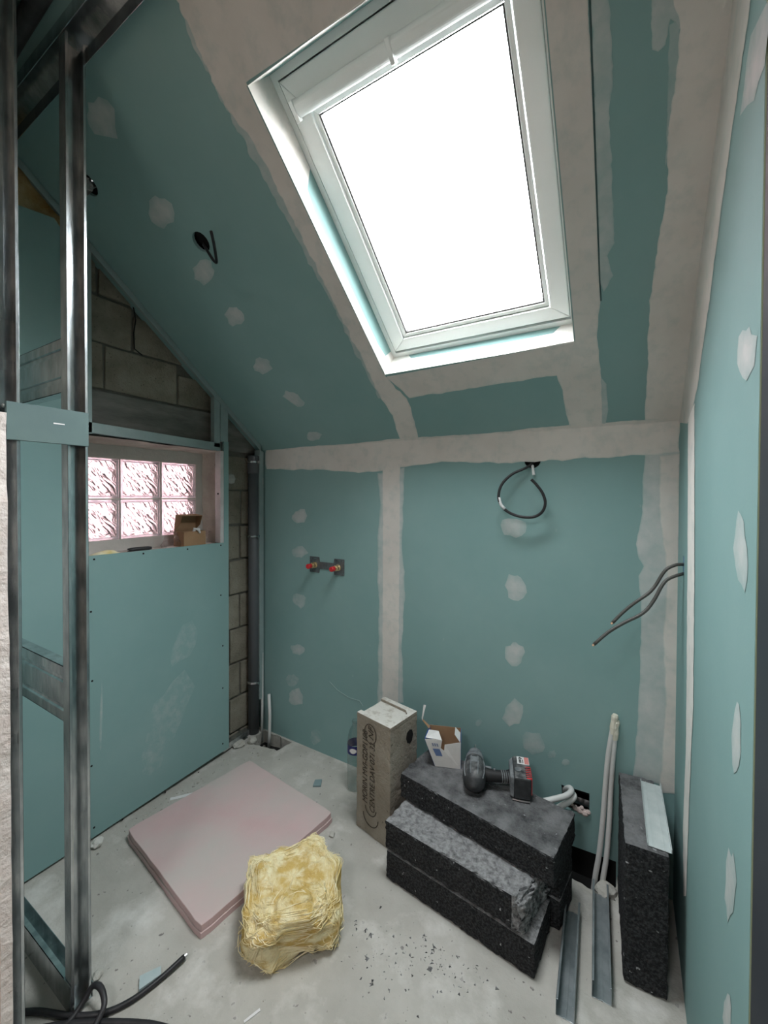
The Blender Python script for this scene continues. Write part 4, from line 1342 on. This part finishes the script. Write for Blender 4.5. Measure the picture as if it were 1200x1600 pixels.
obj('belt_clip', MB().tube([Vector((.122, -.066, .004)), Vector((.150, -.068, .003)), Vector((.176, -.067, .003))], .0025, 6), M_STEEL, dr)

# ------------------------------------------------------------------ pink foam board
pcs = [fl(197, 1297, .04), fl(313, 1452, .04), fl(521, 1270, .04), fl(390, 1187, .04)]
o0 = Vector((sum(q.x for q in pcs) / 4, sum(q.y for q in pcs) / 4, 0))
pk = thing('foam_board', 'pink rigid foam insulation panel lying flat on the floor', 'insulation board', o0)
for nm_, z0, z1, ins_ in (('lower_layer', 0.0, 0.019, 0.0), ('upper_layer', 0.0192, 0.042, 0.004)):
    outl = []
    for i in range(4):
        a, b_ = pcs[i] - o0, pcs[(i + 1) % 4] - o0
        k = 16
        for j in range(k):
            q = a + (b_ - a) * (j / k)
            cen = -q.normalized()
            e = 0.0025 * noise.noise(Vector((q.x * 25, q.y * 25, z0 * 100)))
            q = q + cen * (ins_ + e if j else ins_ + .006)
            outl.append((q.x, q.y))
    obj(nm_, MB().prism(outl, lambda u, v, w: Vector((u, v, w)), z0, z1), M_PINK, pk, bevel=.002)

# ------------------------------------------------------------------ glass wool lump
wo = thing('glass_wool', 'torn lump of yellow glass wool on the floor by the pink board', 'insulation', (-0.945, 0.985, 0), 0.0)


def wool_surface(u, v):
    """rounded box of fluffy folds; u angle, v height angle"""
    d = Vector((math.cos(v) * math.cos(u), math.cos(v) * math.sin(u), math.sin(v)))
    e = 0.42
    f_ = lambda c: math.copysign(abs(c) ** e, c)
    q = Vector((f_(math.cos(u)) * f_(math.cos(v)), f_(math.sin(u)) * f_(math.cos(v)), f_(math.sin(v))))
    q = Vector((q.x * .140, q.y * .133, q.z * .084))
    fold = 0.013 * math.sin(q.z * 60 + q.x * 22 + 5.0 * noise.noise(q * 8)) + 0.020 * noise.noise(q * 11 + Vector((4, 0, 0))) + 0.013 * noise.noise(q * 26) + 0.007 * noise.noise(q * 70)
    return q + d * fold


NU, NV = 150, 80
vs, fs = [], []
RW = Matrix.Rotation(0.80, 3, 'Z') @ Matrix.Rotation(0.10, 3, 'X')
for j in range(NV + 1):
    for i in range(NU):
        q = RW @ wool_surface(2 * math.pi * i / NU, -math.pi / 2 + math.pi * j / NV)
        q.z += 0.080
        q.z = max(q.z, 0.001)
        vs.append(q)
for j in range(NV):
    for i in range(NU):
        i2 = (i + 1) % NU
        fs.append((j * NU + i, j * NU + i2, (j + 1) * NU + i2, (j + 1) * NU + i))
obj('wool_body', MB().add(vs, fs), M_WOOL, wo, smooth=True)
fb = MB()
rnd = random.Random(5)
for k in range(1300):
    u, v = rnd.uniform(0, 6.283), math.asin(rnd.uniform(-.55, 1))
    du, dv = rnd.uniform(.05, .35) * rnd.choice((-1, 1)), rnd.uniform(-.12, .16)
    lift = rnd.choice((1.0, 1.0, 1.01, 1.03))
    P = []
    for t_ in range(5):
        q = wool_surface(u + du * t_ / 4, v + dv * t_ / 4) * (1.004 + (lift - 1) * t_ / 2)
        q = RW @ q
        q.z = max(q.z + .080, .002)
        P.append(q)
    fb.tube(P, [.0008, .0012, .0012, .001, .0004], 3, cap=False)
obj('loose_fibres', fb, M_FIBRE, wo, kind='stuff', fix=False)

# ------------------------------------------------------------------ steel channels on the floor


def channel(name, lab, a, b_, wd, hg, grp_, tilt=0.0, zrise=0.0):
    a, b_ = Vector(a), Vector(b_)
    o = bpy.data.objects.new
    L = (b_ - a).length
    rz = math.atan2(b_.y - a.y, b_.x - a.x)
    t_ = .0012
    m_ = MB()
    m_.box((0, -wd / 2, 0), (L, wd / 2, t_)).box((0, -wd / 2, 0), (L, -wd / 2 + t_, hg)).box((0, wd / 2 - t_, 0), (L, wd / 2, hg))
    m_.box((0, -wd / 2, hg - t_), (L, -wd / 2 + .006, hg)).box((0, wd / 2 - .006, hg - t_), (L, wd / 2, hg))
    m_.box((0, -.004, t_), (L, .004, t_ + .002))
    ob = obj(name, m_, mat('dull_zinc', (0.30, 0.34, 0.36), (0.46, 0.50, 0.52), 16, 0.32, metal=0.7), bevel=.0004)
    ob.location = a
    ob.rotation_euler = (tilt, 0, rz)
    return tag(ob, lab, 'steel channel', grp_)


g2 = 'steel channel offcuts on the floor'
q0, q1 = fl(874, 1588), fl(878, 1445)
channel('steel_channel', 'short steel channel on the floor against the stacked black blocks', (q0.x + .014, q0.y, .0005), (q1.x + .026, q1.y + .06, .0005), 0.047, 0.045, g2)
q0, q1 = fl(945, 1568), fl(944, 1402)
channel('steel_channel', 'steel channel on the floor beside the upright black block', (q0.x - .008, q0.y, .0005), (q1.x - .012, q1.y, .0005), 0.050, 0.050, g2)

# ------------------------------------------------------------------ cables on the floor at the left


def floor_cable(lab, pts, r=0.0075, end=None):
    P = smooth_path([Vector((fl(x, y).x, fl(x, y).y, z)) for x, y, z in pts], 5)
    c = thing('floor_cable', lab, 'cable', P[0], group='cables at the foot of the partition')
    obj('sheath', MB().tube([q - P[0] for q in P], r, 8), M_CABLE, c, smooth=True)
    d = (P[-1] - P[-2]).normalized()
    if end:
        obj('bare_end', MB().tube([P[-1] - P[0], P[-1] - P[0] + d * .008], r * .6, 8), M_STEEL, c)
    return c


floor_cable('black cable on the floor pointing towards the pink board', [(20, 1588, .008), (60, 1585, .008), (110, 1592, .008), (160, 1588, .008), (205, 1568, .008), (250, 1535, .010), (288, 1503, .016)], end=True)
floor_cable('grey-black cable standing in a small loop beside the studs', [(132, 1640, .008), (150, 1612, .02), (163, 1590, .035), (158, 1572, .05), (145, 1566, .045), (128, 1580, .02), (100, 1608, .008), (60, 1612, .008)])
floor_cable('black cable lying furthest forward at the bottom left', [(30, 1620, .008), (100, 1605, .008), (170, 1602, .008), (240, 1606, .008), (300, 1625, .008)])

# ------------------------------------------------------------------ small offcuts and rubble
def chip_obj(name, lab, cat, px, py, outline, th, m, rz, grp_=None, z=0.0):
    c = fl(px, py)
    o = obj(name, MB().prism(outline, lambda u, v, w: Vector((u, v, w)), 0.0, th), m, bevel=.0006)
    o.location = (c.x, c.y, z)
    o.rotation_euler = (0, 0, rz)
    return tag(o, lab, cat, grp_)


chip_obj('board_offcut', 'small green-grey board offcut on the floor near the bottle', 'offcut', 496, 1225, [(-.018, -.022), (.020, -.020), (.018, .024), (-.016, .020)], .008, mat('offcut_green', (0.2, 0.28, 0.29), rough=.8), .5)
chip_obj('board_offcut', 'pale bluish board offcut on the floor by the black cable', 'offcut', 232, 1532, [(-.026, -.018), (.030, -.014), (.034, .010), (-.020, .020)], .010, mat('offcut_blue', (0.36, 0.45, 0.46), (0.42, 0.5, 0.51), 20, .8), 1.2)
chip_obj('plastic_sliver', 'thin white sliver on the floor at the bottom centre', 'scrap', 394, 1588, [(-.022, -.003), (.022, -.004), (.022, .003), (-.022, .003)], .003, M_WTAPE, 1.2)
chip_obj('paper_strip', 'white paper strip under the left edge of the pink board', 'scrap', 292, 1243, [(-.07, -.010), (.07, -.008), (.07, .010), (-.07, .008)], .002, M_WTAPE, .88)
sp = fl(815, 1447)


def rock(name, lab, px, py, r, m, seed, z=0.0, squash=.6):
    bm = bmesh.new()
    bmesh.ops.create_icosphere(bm, subdivisions=2, radius=r)
    for v in bm.verts:
        v.co *= 1 + .5 * noise.noise(v.co * (1.2 / r) + Vector((seed, 0, 0)))
        v.co.z *= squash
    zmin = min(v.co.z for v in bm.verts)
    for v in bm.verts:
        v.co.z -= zmin
    me = bpy.data.meshes.new(name)
    bm.to_mesh(me)
    bm.free()
    me.materials.append(m)
    o = bpy.data.objects.new(name, me)
    COL.objects.link(o)
    c = fl(px, py)
    o.location = (c.x, c.y, z)
    return tag(o, lab, 'rubble')


M_WHR = mat('white_plaster_lump', (0.58, 0.57, 0.53), (0.68, 0.67, 0.64), 20, .9, bump=.5, bscale=60)
rock('plaster_lump', 'white plaster lump on the floor against the left board', 151, 1322, .024, M_WHR, 1)
rock('stone', 'small brown-grey stone on the floor right of the studs', 152, 1527, .014, M_RUBBLE, 2)
rock('mortar_lump', 'grey mortar crumb on the floor right of the pink board', 519, 1306, .012, M_RUBBLE, 3)
rock('mortar_lump', 'broken screed lump at the foot of the white conduits', 946, 1392, .034, M_RUBBLE, 4, -.02)
rock('mortar_lump', 'flat mortar lump in front of the left corner gap', 372, 1165, .035, M_RUBBLE, 5, 0, .4)
rock('mortar_lump', 'jagged mortar lump on the floor before the left corner', 394, 1160, .022, M_RUBBLE, 6, 0, .7)
# scattered crumbs nobody could count
cr = MB()
rnd = random.Random(11)


def crumb(px, py, r, mbx):
    c = fl(px, py)
    if not (-1.84 < c.x < .1 and .4 < c.y < 1.69):
        return
    for x0, y0, x1, y1 in ((-1.15, .83, -.78, 1.16), (-1.78, .76, -1.06, 1.45), (-.80, 1.17, -.12, 1.72), (-1.0, 1.36, -.76, 1.6), (-.05, 1.3, .14, 1.7)):
        if x0 < c.x < x1 and y0 < c.y < y1:
            return
    vs = [c + Vector((rnd.uniform(-r, r), rnd.uniform(-r, r), 0)) for _ in range(3)] + [c + Vector((0, 0, r * rnd.uniform(.4, .9)))]
    mbx.add(vs, [(0, 1, 2), (0, 3, 1), (1, 3, 2), (2, 3, 0)])


for k in range(260):
    crumb(rnd.gauss(690, 70), rnd.gauss(1490, 32), rnd.choice((.002, .003, .004, .006)), cr)
for x, y in [(555, 1443), (572, 1452), (580, 1462), (678, 1480), (705, 1480), (727, 1493), (572, 1495), (672, 1515), (786, 1531), (826, 1538), (582, 1535), (610, 1390), (640, 1410)]:
    for _ in range(5):
        crumb(x + rnd.uniform(-3, 3), y + rnd.uniform(-4, 4), rnd.choice((.004, .006, .008)), cr)
crumbs = obj('black_block_crumbs', cr, M_BLACKR, kind='stuff', fix=False)
tag(crumbs, 'black block crumbs scattered over the floor before the stack', 'crumbs')
cw = MB()
for k in range(420):
    crumb(rnd.uniform(150, 860), rnd.uniform(1150, 1600), rnd.choice((.0015, .002, .003, .004)), cw)
for k in range(160):
    t_ = rnd.random()
    crumb(200 + 210 * t_ + rnd.gauss(0, 6), 1285 - 120 * t_ + rnd.gauss(5, 6), rnd.choice((.003, .004, .006, .009)), cw)
for k in range(60):
    crumb(rnd.gauss(500, 20), rnd.gauss(1195, 12), rnd.choice((.002, .004, .005)), cw)
crw = obj('pale_floor_crumbs', cw, M_RUBBLE, kind='stuff', fix=False)
tag(crw, 'pale mortar crumbs and dust scattered over the whole floor', 'crumbs')

# ------------------------------------------------------------------ things on the window sill
zsill = ZW0 + .004
sb = thing('brown_carton', 'small brown cardboard box with its lid up on the window sill', 'box', (-1.935, 1.27, zsill), 0.0)
bw, bd, bh = 0.085, 0.118, 0.075
x0_, x1_ = -bw / 2, bw / 2
y0_, y1_ = -bd / 2, bd / 2
sheet('front_panel', [(x1_, y0_, 0), (x1_, y1_, 0), (x1_, y1_, bh), (x1_, y0_, bh)], M_CARD, sb)
sheet('left_panel', [(x0_, y0_, 0), (x1_, y0_, 0), (x1_, y0_, bh), (x0_, y0_, bh)], M_CARD, sb)
sheet('right_panel', [(x1_, y1_, 0), (x0_, y1_, 0), (x0_, y1_, bh), (x1_, y1_, bh)], M_CARD, sb)
sheet('back_panel', [(x0_, y1_, 0), (x0_, y0_, 0), (x0_, y0_, bh), (x0_, y1_, bh)], M_CARD, sb)
sheet('bottom_panel', [(x0_, y0_, .001), (x0_, y1_, .001), (x1_, y1_, .001), (x1_, y0_, .001)], M_CARD, sb)
# raised lid: top panel with side wings
lt = [(x0_, y0_, bh), (x0_, y1_, bh), (x0_ + .012, y1_ - .002, bh + .085), (x0_ + .012, y0_ + .002, bh + .085)]
lid = sheet('lid', lt, M_CARD, sb)
sheet('lid_wing', [(x0_, y0_, bh), (x0_ + .012, y0_ + .002, bh + .085), (x0_ + .062, y0_ + .006, bh + .078), (x0_ + .045, y0_ + .004, bh + .035)], M_CARD, lid)
sheet('lid_wing', [(x0_, y1_, bh), (x0_ + .045, y1_ - .002, bh + .030), (x0_ + .066, y1_ - .004, bh + .076), (x0_ + .012, y1_ - .002, bh + .085)], M_CARD, lid)
sheet('lid_front', [(x0_ + .012, y0_ + .002, bh + .085), (x0_ + .012, y1_ - .002, bh + .085), (x0_ + .066, y1_ - .004, bh + .078), (x0_ + .062, y0_ + .006, bh + .080)], M_CARD, lid)
obj('packing_paper', MB().tube([Vector((.030, -.005, bh - .02)), Vector((.036, .003, bh + .012)), Vector((.050, .016, bh + .008)), Vector((.052, .022, bh - .010))], [.006, .009, .008, .004], 6), M_WTAPE, sb)
# crumpled clear bag next to it
bg = MB()
vs, fs = [], []
for j in range(13):
    for i in range(20):
        u, v = 2 * math.pi * i / 20, math.pi / 2 * j / 12
        q = Vector((math.cos(u) * math.cos(v) * .035, math.sin(u) * math.cos(v) * .042, math.sin(v) * .080))
        q *= 1 + .35 * noise.noise(q * 40)
        q.z = max(q.z, .001)
        vs.append(q)
for j in range(12):
    for i in range(20):
        i2 = (i + 1) % 20
        fs.append((j * 20 + i, j * 20 + i2, (j + 1) * 20 + i2, (j + 1) * 20 + i))
bag = tag(obj('plastic_bag', bg.add(vs, fs), M_BAG), 'crumpled clear plastic bag left of the brown box on the sill', 'bag')
bag.location = (-1.935, 1.172, zsill)
tl_ = thing('utility_knife', 'black handled tool lying along the window sill', 'tool', (-1.93, 1.015, zsill), math.radians(86))
obj('handle', MB().tube([Vector((-.045, 0, .011)), Vector((-.03, 0, .011)), Vector((.04, 0, .011)), Vector((.055, 0, .011))], [.007, .010, .010, .007], 10), M_CABLE, tl_, smooth=True)
obj('blade', MB().box((-.115, -.007, .009), (-.043, .007, .012)), M_STEEL, tl_)
wl = MB()
vs, fs = lumpy((-.03, -.06, 0), (.03, -.06, 0), (.03, .06, 0), (-.03, .06, 0), 12, 20, 0.01, (0, 0, 1), 2)
vs = [Vector((q.x, q.y, max(.001, .022 * (1 - (q.x / .031) ** 2) * (1 - (q.y / .061) ** 2) + q.z * .6))) for q in vs]
wlo = tag(obj('wool_scrap', wl.add(vs, fs), M_FIBRE, smooth=True), 'flat scrap of yellow glass wool on the sill near the studs', 'insulation')
wlo.location = (-1.925, 0.875, zsill)

# ------------------------------------------------------------------ daylight portals: tell the renderer where the sky comes in
def portal(name, c, sx, sy, rot):
    l = bpy.data.lights.new(name, 'AREA')
    l.shape = 'RECTANGLE'
    l.size, l.size_y = sx, sy
    l.cycles.is_portal = True
    o = bpy.data.objects.new(name, l)
    COL.objects.link(o)
    o.location = c
    o.rotation_euler = rot
    return o


yc = (SKY0 + SKY1) / 2
pc = SL2((SKX0 + SKX1) / 2, yc, DF + 0.07)
po = portal('roof_window_portal', pc, SKX1 - SKX0, (SKY1 - SKY0) / k_, (0, 0, 0))
po.rotation_euler = NS.to_track_quat('Z', 'Y').to_euler()
portal('added_hall_opening_portal', (-0.40, -1.35, zs(0.25) + .06), 0.5, 0.5, (0, 0, 0))
